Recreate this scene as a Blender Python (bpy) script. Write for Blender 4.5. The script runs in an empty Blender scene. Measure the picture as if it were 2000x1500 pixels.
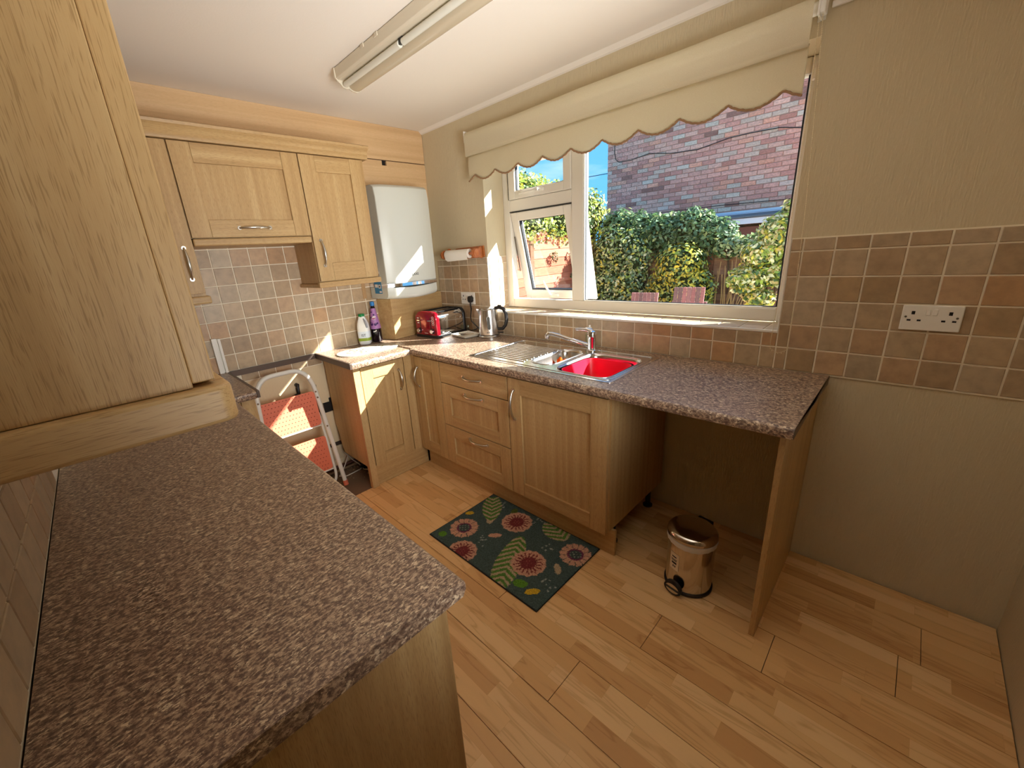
import bpy, bmesh, math, random
import numpy as np
from mathutils import Vector, Matrix, Quaternion

R = random.Random(7)
PI = math.pi
scene = bpy.context.scene
C = scene.collection

# ------------------------------------------------------------------ camera
CAM = Vector((2.8716, -2.1457, 1.4997))
yaw, pitch, roll = 0.81376, -0.30793, -0.07068
fwd = Vector((-math.sin(yaw) * math.cos(pitch), math.cos(yaw) * math.cos(pitch), math.sin(pitch)))
rgt = Vector((math.cos(yaw), math.sin(yaw), 0))
upv = rgt.cross(fwd)
r2 = rgt * math.cos(roll) + upv * math.sin(roll)
u2 = upv * math.cos(roll) - rgt * math.sin(roll)
cam_d = bpy.data.cameras.new('camera')
cam = bpy.data.objects.new('camera', cam_d)
C.objects.link(cam)
cam.matrix_world = Matrix(((r2.x, u2.x, -fwd.x, CAM.x), (r2.y, u2.y, -fwd.y, CAM.y), (r2.z, u2.z, -fwd.z, CAM.z), (0, 0, 0, 1)))
cam_d.sensor_width = 36
cam_d.lens = 788.73 * 36 / 2000
cam_d.shift_x = 40.75 / 2000
cam_d.shift_y = -5.26 / 2000
cam_d.clip_start = 0.02
cam_d.clip_end = 200
scene.camera = cam

# ------------------------------------------------------------------ view, sky, sun, large lights
scene.view_settings.view_transform = 'Standard'
scene.view_settings.look = 'None'
scene.view_settings.gamma = 1
scene.view_settings.use_curve_mapping = False
scene.view_settings.exposure = 0.9
scene.cycles.max_bounces = 10
scene.cycles.diffuse_bounces = 6
scene.cycles.transparent_max_bounces = 16

SUN = Vector((1.135, 1.0, 0.869))
world = bpy.data.worlds.new('sky')
scene.world = world
world.use_nodes = True
wn = world.node_tree
wn.nodes.clear()
wo = wn.nodes.new('ShaderNodeOutputWorld')
wb = wn.nodes.new('ShaderNodeBackground')
wt = wn.nodes.new('ShaderNodeTexCoord')
wm = wn.nodes.new('ShaderNodeMapping')
wm.inputs['Scale'].default_value = (2.0, 2.0, 9.0)
wz = wn.nodes.new('ShaderNodeTexNoise')
wz.inputs['Scale'].default_value = 1.6
wz.inputs['Detail'].default_value = 7
wr = wn.nodes.new('ShaderNodeValToRGB')
wr.color_ramp.elements[0].position = 0.52
wr.color_ramp.elements[1].position = 0.78
ws = wn.nodes.new('ShaderNodeSeparateXYZ')
wg = wn.nodes.new('ShaderNodeValToRGB')
wg.color_ramp.elements[0].position = 0.0
wg.color_ramp.elements[0].color = (0.085, 0.31, 0.58, 1)
wg.color_ramp.elements[1].position = 0.5
wg.color_ramp.elements[1].color = (0.07, 0.25, 0.55, 1)
wx = wn.nodes.new('ShaderNodeMix')
wx.data_type = 'RGBA'
wx.inputs[7].default_value = (0.42, 0.52, 0.60, 1)
wn.links.new(wt.outputs['Generated'], wm.inputs['Vector'])
wn.links.new(wm.outputs['Vector'], wz.inputs['Vector'])
wn.links.new(wz.outputs['Fac'], wr.inputs['Fac'])
wn.links.new(wt.outputs['Generated'], ws.inputs['Vector'])
wn.links.new(ws.outputs['Z'], wg.inputs['Fac'])
wn.links.new(wr.outputs['Color'], wx.inputs[0])
wn.links.new(wg.outputs['Color'], wx.inputs[6])
wn.links.new(wx.outputs[2], wb.inputs['Color'])
wn.links.new(wb.outputs['Background'], wo.inputs['Surface'])
wb.inputs['Strength'].default_value = 1.35

sun_d = bpy.data.lights.new('sun', 'SUN')
sun_d.energy = 14.0
sun_d.angle = math.radians(0.6)
sun_d.color = (1.0, 0.98, 0.93)
sun = bpy.data.objects.new('sun', sun_d)
sun.rotation_euler = (-SUN).to_track_quat('-Z', 'Y').to_euler()
sun.location = (8, 8, 8)
C.objects.link(sun)

# added fill lamp at an invented doorway on the right, aimed at the ceiling
up_fill_d = bpy.data.lights.new('up_fill_light', 'AREA')
up_fill_d.shape = 'RECTANGLE'
up_fill_d.size = 0.8
up_fill_d.size_y = 0.8
up_fill_d.energy = 9.0
up_fill_d.spread = math.radians(76)
up_fill_d.color = (1.0, 0.99, 0.97)
up_fill = bpy.data.objects.new('up_fill_light', up_fill_d)
up_fill.location = (3.5, -1.55, 1.15)
up_fill.rotation_euler = Vector((-0.74, 0.16, 0.66)).to_track_quat('-Z', 'Y').to_euler()
C.objects.link(up_fill)
# second added fill lamp in that opening, brightening the far cabinets
side_d = bpy.data.lights.new('side_fill_light', 'AREA')
side_d.shape = 'RECTANGLE'
side_d.size = 0.6
side_d.size_y = 1.5
side_d.energy = 5.5
side_d.spread = math.radians(64)
side_d.color = (0.98, 1.0, 1.0)
side = bpy.data.objects.new('side_fill_light', side_d)
side.location = (3.42, -1.25, 1.35)
side.rotation_euler = Vector((-1, 0.26, 0.0)).to_track_quat('-Z', 'Z').to_euler()
C.objects.link(side)

# ------------------------------------------------------------------ materials
def S(r, g, b):
    def f(c):
        c /= 255.0
        return c / 12.92 if c <= 0.04045 else ((c + 0.055) / 1.055) ** 2.4
    return (f(r), f(g), f(b), 1.0)

MATS = {}
def mat(name, col, rough=0.5, metal=0.0, spec=0.5, coat=0.0, trans=0.0, bump=None):
    if name in MATS:
        return MATS[name]
    m = bpy.data.materials.new(name)
    m.use_nodes = True
    nt = m.node_tree
    b = nt.nodes['Principled BSDF']
    b.inputs['Base Color'].default_value = col
    b.inputs['Roughness'].default_value = rough
    b.inputs['Metallic'].default_value = metal
    b.inputs['Specular IOR Level'].default_value = spec
    b.inputs['Coat Weight'].default_value = coat
    b.inputs['Transmission Weight'].default_value = trans
    if bump:
        sc, st, dist = bump
        t = nt.nodes.new('ShaderNodeTexCoord')
        mp = nt.nodes.new('ShaderNodeMapping')
        mp.inputs['Scale'].default_value = sc
        n = nt.nodes.new('ShaderNodeTexNoise')
        n.inputs['Scale'].default_value = 1.0
        n.inputs['Detail'].default_value = 4
        bp = nt.nodes.new('ShaderNodeBump')
        bp.inputs['Strength'].default_value = st
        bp.inputs['Distance'].default_value = dist
        nt.links.new(t.outputs['Object'], mp.inputs['Vector'])
        nt.links.new(mp.outputs['Vector'], n.inputs['Vector'])
        nt.links.new(n.outputs['Fac'], bp.inputs['Height'])
        nt.links.new(bp.outputs['Normal'], b.inputs['Normal'])
    MATS[name] = m
    return m

def ramp(nt, stops, interp='LINEAR'):
    r = nt.nodes.new('ShaderNodeValToRGB')
    cr = r.color_ramp
    cr.interpolation = interp
    while len(cr.elements) < len(stops):
        cr.elements.new(0.5)
    for e, (p, c) in zip(cr.elements, stops):
        e.position = p
        e.color = c
    return r

def coords(nt, scale, rand=0.0):
    t = nt.nodes.new('ShaderNodeTexCoord')
    out = t.outputs['Object']
    if rand:
        oi = nt.nodes.new('ShaderNodeObjectInfo')
        ml = nt.nodes.new('ShaderNodeMath'); ml.operation = 'MULTIPLY'
        ml.inputs[1].default_value = rand
        nt.links.new(oi.outputs['Random'], ml.inputs[0])
        ad = nt.nodes.new('ShaderNodeVectorMath'); ad.operation = 'ADD'
        nt.links.new(out, ad.inputs[0])
        nt.links.new(ml.outputs[0], ad.inputs[1])
        out = ad.outputs[0]
    mp = nt.nodes.new('ShaderNodeMapping')
    mp.inputs['Scale'].default_value = scale
    nt.links.new(out, mp.inputs['Vector'])
    return mp.outputs['Vector']

def noise(nt, vec, scale, detail=4, rough=0.55, dist=0.0):
    n = nt.nodes.new('ShaderNodeTexNoise')
    n.inputs['Scale'].default_value = scale
    n.inputs['Detail'].default_value = detail
    n.inputs['Roughness'].default_value = rough
    n.inputs['Distortion'].default_value = dist
    nt.links.new(vec, n.inputs['Vector'])
    return n.outputs['Fac']

def mixc(nt, fac, a, b, blend='MIX'):
    x = nt.nodes.new('ShaderNodeMix'); x.data_type = 'RGBA'; x.blend_type = blend
    if isinstance(fac, float): x.inputs[0].default_value = fac
    else: nt.links.new(fac, x.inputs[0])
    for i, v in ((6, a), (7, b)):
        if isinstance(v, tuple): x.inputs[i].default_value = v
        else: nt.links.new(v, x.inputs[i])
    return x.outputs[2]

def wood(name, axis, dark, mid, light, pore, rough=0.42, pore_amt=0.6):
    if name in MATS: return MATS[name]
    m = bpy.data.materials.new(name); m.use_nodes = True
    nt = m.node_tree; b = nt.nodes['Principled BSDF']
    def sc(along, across):
        s = [across] * 3; s['xyz'.index(axis)] = along
        return tuple(s)
    n1 = noise(nt, coords(nt, sc(0.55, 34), 9.0), 1.0, 4, 0.55, 0.0)
    r1 = ramp(nt, [(0.25, dark), (0.5, mid), (0.75, light)])
    nt.links.new(n1, r1.inputs['Fac'])
    n2 = noise(nt, coords(nt, sc(42, 1000), 9.0), 1.0, 1, 0.5)
    r2_ = ramp(nt, [(0.56, (0, 0, 0, 1)), (0.66, (pore_amt,) * 3 + (1,))])
    nt.links.new(n2, r2_.inputs['Fac'])
    col = mixc(nt, r2_.outputs['Color'], r1.outputs['Color'], pore)
    nt.links.new(col, b.inputs['Base Color'])
    b.inputs['Roughness'].default_value = rough
    b.inputs['Specular IOR Level'].default_value = 0.4
    bp = nt.nodes.new('ShaderNodeBump'); bp.inputs['Strength'].default_value = 0.15; bp.inputs['Distance'].default_value = 0.001
    bp.invert = True
    nt.links.new(n2, bp.inputs['Height']); nt.links.new(bp.outputs['Normal'], b.inputs['Normal'])
    MATS[name] = m
    return m

OK_D, OK_M, OK_L, OK_P = S(172, 137, 90), S(188, 154, 104), S(201, 170, 121), S(146, 112, 68)
oakZ = wood('oak_upright_grain', 'z', OK_D, OK_M, OK_L, OK_P)
oakX = wood('oak_grain_along_window_wall', 'x', OK_D, OK_M, OK_L, OK_P)
oakY = wood('oak_grain_along_side_wall', 'y', OK_D, OK_M, OK_L, OK_P)
beechY = wood('pinkish_wood_panel', 'y', S(196, 158, 114), S(210, 175, 130), S(218, 185, 142), S(180, 142, 98), 0.45, 0.35)

def tile_mat():
    m = bpy.data.materials.new('glazed_stone_tile'); m.use_nodes = True
    nt = m.node_tree; b = nt.nodes['Principled BSDF']
    oi = nt.nodes.new('ShaderNodeObjectInfo')
    n = noise(nt, coords(nt, (26, 26, 26), 8.0), 1.0, 5, 0.6)
    r = ramp(nt, [(0.25, (0.78, 0.78, 0.78, 1)), (0.55, (1, 1, 1, 1)), (0.8, (1.14, 1.12, 1.08, 1))])
    nt.links.new(n, r.inputs['Fac'])
    nt.links.new(mixc(nt, 1.0, oi.outputs['Color'], r.outputs['Color'], 'MULTIPLY'), b.inputs['Base Color'])
    b.inputs['Roughness'].default_value = 0.38
    bp = nt.nodes.new('ShaderNodeBump'); bp.inputs['Strength'].default_value = 0.12; bp.inputs['Distance'].default_value = 0.002
    nt.links.new(n, bp.inputs['Height']); nt.links.new(bp.outputs['Normal'], b.inputs['Normal'])
    return m
M_tile = tile_mat()

def objcol_mat(name, rough, scale, lo=0.7, hi=1.2):
    m = bpy.data.materials.new(name); m.use_nodes = True
    nt = m.node_tree; b = nt.nodes['Principled BSDF']
    oi = nt.nodes.new('ShaderNodeObjectInfo')
    n = noise(nt, coords(nt, scale, 8.0), 1.0, 5, 0.65)
    r = ramp(nt, [(0.3, (lo, lo, lo, 1)), (0.7, (hi, hi, hi, 1))])
    nt.links.new(n, r.inputs['Fac'])
    nt.links.new(mixc(nt, 1.0, oi.outputs['Color'], r.outputs['Color'], 'MULTIPLY'), b.inputs['Base Color'])
    b.inputs['Roughness'].default_value = rough
    b.inputs['Specular IOR Level'].default_value = 0.2
    bp = nt.nodes.new('ShaderNodeBump'); bp.inputs['Strength'].default_value = 0.4; bp.inputs['Distance'].default_value = 0.004
    nt.links.new(n, bp.inputs['Height']); nt.links.new(bp.outputs['Normal'], b.inputs['Normal'])
    return m
M_brick = objcol_mat('fired_brick', 0.9, (30, 30, 60))
M_board = objcol_mat('stained_fence_board', 0.85, (8, 8, 120), 0.72, 1.15)

def attr_mat(name, rough=0.6, translucent=0.0, spec=0.3, jitter=None):
    m = bpy.data.materials.new(name); m.use_nodes = True
    nt = m.node_tree; b = nt.nodes['Principled BSDF']
    a = nt.nodes.new('ShaderNodeAttribute'); a.attribute_name = 'Col'
    col = a.outputs['Color']
    if jitter:
        n = noise(nt, coords(nt, jitter), 1.0, 3)
        r = ramp(nt, [(0.3, (0.6,) * 3 + (1,)), (0.7, (1.3,) * 3 + (1,))])
        nt.links.new(n, r.inputs['Fac'])
        col = mixc(nt, 1.0, col, r.outputs['Color'], 'MULTIPLY')
    nt.links.new(col, b.inputs['Base Color'])
    b.inputs['Roughness'].default_value = rough
    b.inputs['Specular IOR Level'].default_value = spec
    if translucent:
        tr = nt.nodes.new('ShaderNodeBsdfTranslucent')
        nt.links.new(col, tr.inputs['Color'])
        mx = nt.nodes.new('ShaderNodeMixShader'); mx.inputs[0].default_value = translucent
        nt.links.new(b.outputs[0], mx.inputs[1]); nt.links.new(tr.outputs[0], mx.inputs[2])
        nt.links.new(mx.outputs[0], nt.nodes['Material Output'].inputs['Surface'])
    return m
M_leaf = attr_mat('leaf', 0.45, 0.3, 0.45)
M_pile = attr_mat('rug_pile', 0.95, 0, 0.05, (260, 260, 60))
M_brick2 = attr_mat('fired_brick_rest', 0.9, 0, 0.1, (30, 30, 60))
M_print = attr_mat('printed_sheet', 0.45)

def worktop_mat(name, sa, sb):
    m = bpy.data.materials.new(name); m.use_nodes = True
    nt = m.node_tree; b = nt.nodes['Principled BSDF']
    n1 = noise(nt, coords(nt, sa), 1.0, 5, 0.7)
    r1 = ramp(nt, [(0.36, S(82, 62, 52)), (0.5, S(124, 99, 84)), (0.60, S(182, 156, 130))])
    nt.links.new(n1, r1.inputs['Fac'])
    n2 = noise(nt, coords(nt, sb), 1.0, 5, 0.72, 0.3)
    r2_ = ramp(nt, [(0.545, (0, 0, 0, 1)), (0.60, (0.95,) * 3 + (1,))])
    nt.links.new(n2, r2_.inputs['Fac'])
    n3 = noise(nt, coords(nt, (17, 30, 20)), 1.0, 3, 0.5)
    r3 = ramp(nt, [(0.38, S(200, 172, 142)), (0.62, S(232, 212, 180))])
    nt.links.new(n3, r3.inputs['Fac'])
    c = mixc(nt, r2_.outputs['Color'], r1.outputs['Color'], r3.outputs['Color'])
    nt.links.new(c, b.inputs['Base Color'])
    b.inputs['Roughness'].default_value = 0.34
    b.inputs['Specular IOR Level'].default_value = 0.5
    bp = nt.nodes.new('ShaderNodeBump'); bp.inputs['Strength'].default_value = 0.2; bp.inputs['Distance'].default_value = 0.001
    nt.links.new(n2, bp.inputs['Height']); nt.links.new(bp.outputs['Normal'], b.inputs['Normal'])
    return m
M_top = worktop_mat('brown_granite_laminate', (85, 130, 110), (75, 120, 100))
M_top2 = worktop_mat('brown_granite_laminate_streaked', (190, 95, 130), (220, 80, 120))

def floor_mat():
    m = bpy.data.materials.new('beech_strip_laminate'); m.use_nodes = True
    nt = m.node_tree; b = nt.nodes['Principled BSDF']
    t = nt.nodes.new('ShaderNodeTexCoord')
    mp = nt.nodes.new('ShaderNodeMapping')
    mp.inputs['Location'].default_value = (0.0, 0.183 + 0.66 * 10, 0)
    nt.links.new(t.outputs['Object'], mp.inputs['Vector'])
    bk = nt.nodes.new('ShaderNodeTexBrick')
    bk.offset = 0.37; bk.offset_frequency = 2; bk.squash = 1.35; bk.squash_frequency = 3
    bk.inputs['Scale'].default_value = 1.0
    bk.inputs['Mortar Size'].default_value = 0.0004
    bk.inputs['Mortar Smooth'].default_value = 0.5
    bk.inputs['Brick Width'].default_value = 0.31
    bk.inputs['Row Height'].default_value = 0.066
    bk.inputs['Color1'].default_value = (0, 0, 0, 1)
    bk.inputs['Color2'].default_value = (1, 1, 1, 1)
    bk.inputs['Mortar'].default_value = (0.0, 0, 0, 1)
    nt.links.new(mp.outputs['Vector'], bk.inputs['Vector'])
    tone = ramp(nt, [(0.0, S(200, 152, 98)), (0.35, S(216, 172, 116)), (0.7, S(223, 181, 126)), (1.0, S(230, 192, 140))])
    nt.links.new(bk.outputs['Color'], tone.inputs['Fac'])
    # every strip gets its own stretch of grain
    ad = nt.nodes.new('ShaderNodeVectorMath'); ad.operation = 'MULTIPLY_ADD'
    nt.links.new(bk.outputs['Color'], ad.inputs[0]); ad.inputs[1].default_value = (3.1, 7.7, 5.0)
    nt.links.new(t.outputs['Object'], ad.inputs[2])
    m2 = nt.nodes.new('ShaderNodeMapping'); m2.inputs['Scale'].default_value = (1.6, 15, 1)
    nt.links.new(ad.outputs[0], m2.inputs['Vector'])
    g = noise(nt, m2.outputs['Vector'], 1.0, 3, 0.5, 0.6)
    ml = nt.nodes.new('ShaderNodeMath'); ml.operation = 'MULTIPLY'; ml.inputs[1].default_value = 9.0
    nt.links.new(g, ml.inputs[0])
    fr = nt.nodes.new('ShaderNodeMath'); fr.operation = 'PINGPONG'; fr.inputs[1].default_value = 1.0
    nt.links.new(ml.outputs[0], fr.inputs[0])
    rg = ramp(nt, [(0.0, (0.78, 0.70, 0.60, 1)), (0.26, (1, 1, 1, 1)), (1.0, (1.04, 1.04, 1.02, 1))])
    nt.links.new(fr.outputs[0], rg.inputs['Fac'])
    c = mixc(nt, 0.8, tone.outputs['Color'], rg.outputs['Color'], 'MULTIPLY')
    nt.links.new(c, b.inputs['Base Color'])
    b.inputs['Roughness'].default_value = 0.4
    b.inputs['Specular IOR Level'].default_value = 0.4
    return m
M_floor = floor_mat()

def paint_mat(name, col, sc, strength):
    m = mat(name, col, 0.85, spec=0.15, bump=(sc, strength, 0.004))
    return m
M_wall = paint_mat('cream_painted_paper', S(208, 194, 162), (190, 190, 22), 0.8)
M_ceil = paint_mat('white_painted_ceiling', S(238, 231, 220), (140, 140, 140), 0.12)
M_plaster = mat('bare_cream_plaster', S(222, 202, 166), 0.9, spec=0.1, bump=((60, 60, 60), 0.4, 0.004))
M_grout = mat('cream_grout', S(240, 230, 208), 0.9, spec=0.1)
M_upvc = mat('white_upvc', S(236, 232, 222), 0.3)
M_gasket = mat('black_gasket', S(30, 32, 38), 0.6)
M_white = mat('white_plastic', S(236, 232, 222), 0.35)
M_enamel = mat('white_boiler_enamel', S(204, 205, 194), 0.35)
M_chrome = mat('chrome', (0.78, 0.78, 0.8, 1), 0.08, 1.0)
M_steel = mat('brushed_steel', (0.62, 0.60, 0.57, 1), 0.24, 1.0, bump=((40, 40, 700), 0.05, 0.0005))
M_sink = mat('sink_steel', (0.68, 0.67, 0.65, 1), 0.2, 1.0)
M_pewter = mat('satin_nickel', (0.60, 0.56, 0.49, 1), 0.3, 1.0)
M_black = mat('black_plastic', S(26, 24, 24), 0.4)
M_dark = mat('recess_shade', S(22, 18, 16), 0.9)  # near-black paints the shade inside slots, holes, gaps and the outlet box
M_red = mat('red_bowl_plastic', S(232, 14, 52), 0.35)
M_redenamel = mat('dark_red_enamel', S(150, 12, 34), 0.18, 0.35, coat=0.6)
M_strip = mat('grey_metal_edging', S(96, 80, 70), 0.4, 0.5)
M_plinth = oakX
M_orange = mat('orange_cloth', S(226, 84, 20), 0.9, spec=0.1)
M_cordbrown = mat('brown_braid', S(150, 116, 84), 0.9)
M_cream = mat('cream_ceramic', S(206, 198, 180), 0.3)
M_paper = mat('white_paper', S(236, 230, 220), 0.95, spec=0.05)
M_terra = wood('orange_varnished_wood', 'x', S(150, 82, 40), S(178, 102, 52), S(196, 122, 66), S(120, 60, 28), 0.3, 0.5)
M_milk = mat('milk_white_plastic', S(238, 238, 232), 0.35)
M_green = mat('green_cap', S(10, 130, 64), 0.4)
M_blue = mat('blue_cap', S(38, 120, 190), 0.4)
M_juice = mat('dark_squash', S(24, 12, 20), 0.12)
M_vinyl = mat('old_brown_vinyl', S(104, 82, 62), 0.8, bump=((40, 40, 40), 0.3, 0.003))
M_coral = mat('coral_perforated_plate', S(224, 118, 86), 0.5)
M_tubewhite = mat('white_enamelled_tube', S(226, 222, 210), 0.3)
M_lamp = mat('cream_lamp_body', S(216, 206, 184), 0.45)
M_tube = mat('unlit_lamp_tube', S(222, 220, 206), 0.25)
M_ground = mat('garden_paving', S(196, 188, 172), 0.95, bump=((6, 6, 6), 0.5, 0.02))
M_mortar = mat('mortar', S(186, 146, 130), 0.95, bump=((60, 60, 60), 0.4, 0.004))
M_darkbrick = mat('shaded_brown_brick', S(120, 74, 60), 0.95)  # brown deepened to carry the shade under the lean-to roof
M_flash = mat('lead_flashing', S(198, 204, 214), 0.45, 0.2)
M_fasciaw = mat('white_fascia_paint', S(226, 226, 232), 0.5)
M_bark = mat('tan_stem', S(176, 140, 88), 0.8)
M_darkbark = mat('dark_stem', S(84, 66, 46), 0.9)
M_core = mat('bush_core', S(46, 56, 34), 1.0, spec=0.0)
M_pipe = mat('brown_pipe', S(86, 50, 38), 0.5)
M_cablew = mat('white_cable', S(206, 198, 184), 0.5)
M_ink = mat('black_ink', S(30, 28, 32), 0.6)
M_cyan = mat('blue_sticker', S(38, 128, 176), 0.5)
M_bag = mat('white_bin_bag', S(214, 206, 196), 0.5)
M_sky_pipe = mat('black_cable', S(28, 26, 26), 0.7)

def glass_mat(name, tint, rough=0.0, strength=1.0):
    m = bpy.data.materials.new(name); m.use_nodes = True
    nt = m.node_tree; nt.nodes.clear()
    o = nt.nodes.new('ShaderNodeOutputMaterial')
    t = nt.nodes.new('ShaderNodeBsdfTransparent'); t.inputs['Color'].default_value = tint
    g = nt.nodes.new('ShaderNodeBsdfGlossy'); g.inputs['Roughness'].default_value = rough
    f = nt.nodes.new('ShaderNodeLayerWeight')
    pw = nt.nodes.new('ShaderNodeMath'); pw.operation = 'POWER'; pw.inputs[1].default_value = 4.0
    ml = nt.nodes.new('ShaderNodeMath'); ml.operation = 'MULTIPLY_ADD'; ml.inputs[1].default_value = 0.9 * strength; ml.inputs[2].default_value = 0.035 * strength
    x = nt.nodes.new('ShaderNodeMixShader')
    nt.links.new(f.outputs['Facing'], pw.inputs[0]); nt.links.new(pw.outputs[0], ml.inputs[0]); nt.links.new(ml.outputs[0], x.inputs[0])
    nt.links.new(t.outputs[0], x.inputs[1]); nt.links.new(g.outputs[0], x.inputs[2])
    nt.links.new(x.outputs[0], o.inputs['Surface'])
    return m
M_glass = glass_mat('window_glass', (0.97, 0.985, 0.98, 1), 0.0, 0.8)
M_clear = glass_mat('clear_plastic', (0.80, 0.88, 0.80, 1), 0.05, 1.2)

def fabric_mat():
    m = bpy.data.materials.new('cream_blind_fabric'); m.use_nodes = True
    nt = m.node_tree; b = nt.nodes['Principled BSDF']
    n = noise(nt, coords(nt, (500, 500, 500)), 1.0, 2)
    r = ramp(nt, [(0.3, S(222, 212, 184)), (0.7, S(236, 228, 204))])
    nt.links.new(n, r.inputs['Fac'])
    nt.links.new(r.outputs['Color'], b.inputs['Base Color'])
    b.inputs['Roughness'].default_value = 0.95
    b.inputs['Specular IOR Level'].default_value = 0.05
    tr = nt.nodes.new('ShaderNodeBsdfTranslucent'); tr.inputs['Color'].default_value = S(230, 222, 196)
    mx = nt.nodes.new('ShaderNodeMixShader'); mx.inputs[0].default_value = 0.38
    nt.links.new(b.outputs[0], mx.inputs[1]); nt.links.new(tr.outputs[0], mx.inputs[2])
    tp = nt.nodes.new('ShaderNodeBsdfTransparent'); tp.inputs['Color'].default_value = (0.95, 0.9, 0.8, 1)
    m3 = nt.nodes.new('ShaderNodeMixShader'); m3.inputs[0].default_value = 0.13
    nt.links.new(mx.outputs[0], m3.inputs[1]); nt.links.new(tp.outputs[0], m3.inputs[2])
    nt.links.new(m3.outputs[0], nt.nodes['Material Output'].inputs['Surface'])
    return m
M_fabric = fabric_mat()

# ------------------------------------------------------------------ mesh helpers
class MB:
    def __init__(s):
        s.v = []; s.f = []
    def add(s, vs, fs):
        o = len(s.v); s.v += [tuple(p) for p in vs]; s.f += [tuple(i + o for i in f) for f in fs]; return s
    def box(s, x0, x1, y0, y1, z0, z1):
        x0, x1 = min(x0, x1), max(x0, x1); y0, y1 = min(y0, y1), max(y0, y1); z0, z1 = min(z0, z1), max(z0, z1)
        return s.add([(x0, y0, z0), (x1, y0, z0), (x1, y1, z0), (x0, y1, z0), (x0, y0, z1), (x1, y0, z1), (x1, y1, z1), (x0, y1, z1)],
                     [(0, 3, 2, 1), (4, 5, 6, 7), (0, 1, 5, 4), (1, 2, 6, 5), (2, 3, 7, 6), (3, 0, 4, 7)])
    def prism(s, poly, axis, a, b):
        """extrude a 2-D polygon along an axis; the polygon lies in the other two axes (in xyz order)"""
        n = len(poly)
        def P(p, w):
            q = list(p); q.insert('xyz'.index(axis), w); return tuple(q)
        vs = [P(p, a) for p in poly] + [P(p, b) for p in poly]
        return s.add(vs, [tuple(range(n)), tuple(range(2 * n - 1, n - 1, -1))] + [(i, i + n, (i + 1) % n + n, (i + 1) % n) for i in range(n)])
    def tube(s, pts, r, n=10, closed=False):
        pts = [Vector(p) for p in pts]; m = len(pts)
        rs = r if isinstance(r, (list, tuple)) else [r] * m
        vs = []; prev = None
        for i, p in enumerate(pts):
            if closed: t = (pts[(i + 1) % m] - pts[i - 1])
            else: t = pts[min(i + 1, m - 1)] - pts[max(i - 1, 0)]
            if t.length < 1e-9: t = Vector((0, 0, 1))
            t.normalize()
            if prev is None:
                a = Vector((0, 0, 1)) if abs(t.z) < 0.9 else Vector((1, 0, 0))
                u = t.cross(a).normalized()
            else:
                u = (prev - t * prev.dot(t)); u = u.normalized() if u.length > 1e-6 else t.orthogonal().normalized()
            prev = u; w = t.cross(u)
            for k in range(n):
                a = 2 * PI * k / n
                vs.append(p + (u * math.cos(a) + w * math.sin(a)) * rs[i])
        fs = []
        for i in range(m if closed else m - 1):
            for k in range(n):
                j = (i + 1) % m
                fs.append((i * n + k, i * n + (k + 1) % n, j * n + (k + 1) % n, j * n + k))
        if not closed:
            fs.append(tuple(range(n - 1, -1, -1))); fs.append(tuple((m - 1) * n + k for k in range(n)))
        return s.add(vs, fs)
    def lathe(s, prof, c=(0, 0, 0), n=32, M=None):
        vs = []; fs = []
        m = len(prof)
        for (r, z) in prof:
            for k in range(n):
                a = 2 * PI * k / n
                p = Vector((r * math.cos(a), r * math.sin(a), z))
                if M: p = M @ p
                vs.append(p + Vector(c))
        for i in range(m - 1):
            for k in range(n):
                fs.append((i * n + k, i * n + (k + 1) % n, (i + 1) * n + (k + 1) % n, (i + 1) * n + k))
        if prof[0][0] > 1e-6: fs.append(tuple(range(n - 1, -1, -1)))
        if prof[-1][0] > 1e-6: fs.append(tuple((m - 1) * n + k for k in range(n)))
        return s.add(vs, fs)
    def disc(s, c, nrm, r, h, n=20):
        nrm = Vector(nrm).normalized(); q = Vector((0, 0, 1)).rotation_difference(nrm).to_matrix()
        return s.lathe([(r, 0), (r, h)], c, n, q)
    def loft(s, loops, cap0=True, cap1=True):
        n = len(loops[0]); vs = [p for l in loops for p in l]; fs = []
        for i in range(len(loops) - 1):
            for k in range(n):
                fs.append((i * n + k, i * n + (k + 1) % n, (i + 1) * n + (k + 1) % n, (i + 1) * n + k))
        if cap0: fs.append(tuple(range(n - 1, -1, -1)))
        if cap1: fs.append(tuple((len(loops) - 1) * n + k for k in range(n)))
        return s.add(vs, fs)
    def holed(s, outer, holes, z0, z1):
        bm = bmesh.new()
        def loop(pts, z):
            vs = [bm.verts.new((x, y, z)) for x, y in pts]
            return vs, [bm.edges.new((vs[i], vs[(i + 1) % len(vs)])) for i in range(len(vs))]
        tops = []; allE = []
        for pts in [outer] + holes:
            vs, es = loop(pts, z1); tops.append(vs); allE += es
        bmesh.ops.triangle_fill(bm, use_beauty=True, use_dissolve=False, edges=allE, normal=(0, 0, 1))
        bm.verts.index_update()
        vs = [tuple(v.co) for v in bm.verts]; n = len(vs)
        fs = [tuple(v.index for v in f.verts) for f in bm.faces]
        out = list(fs) + [tuple(i + n for i in reversed(f)) for f in fs]
        for vl in tops:
            k = len(vl)
            for i in range(k):
                a, b = vl[i].index, vl[(i + 1) % k].index
                out.append((a, b, b + n, a + n))
        bm.free()
        return s.add(vs + [(x, y, z0) for x, y, z in vs], out)
    def xf(s, M):
        s.v = [tuple(M @ Vector(p)) for p in s.v]; return s
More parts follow.
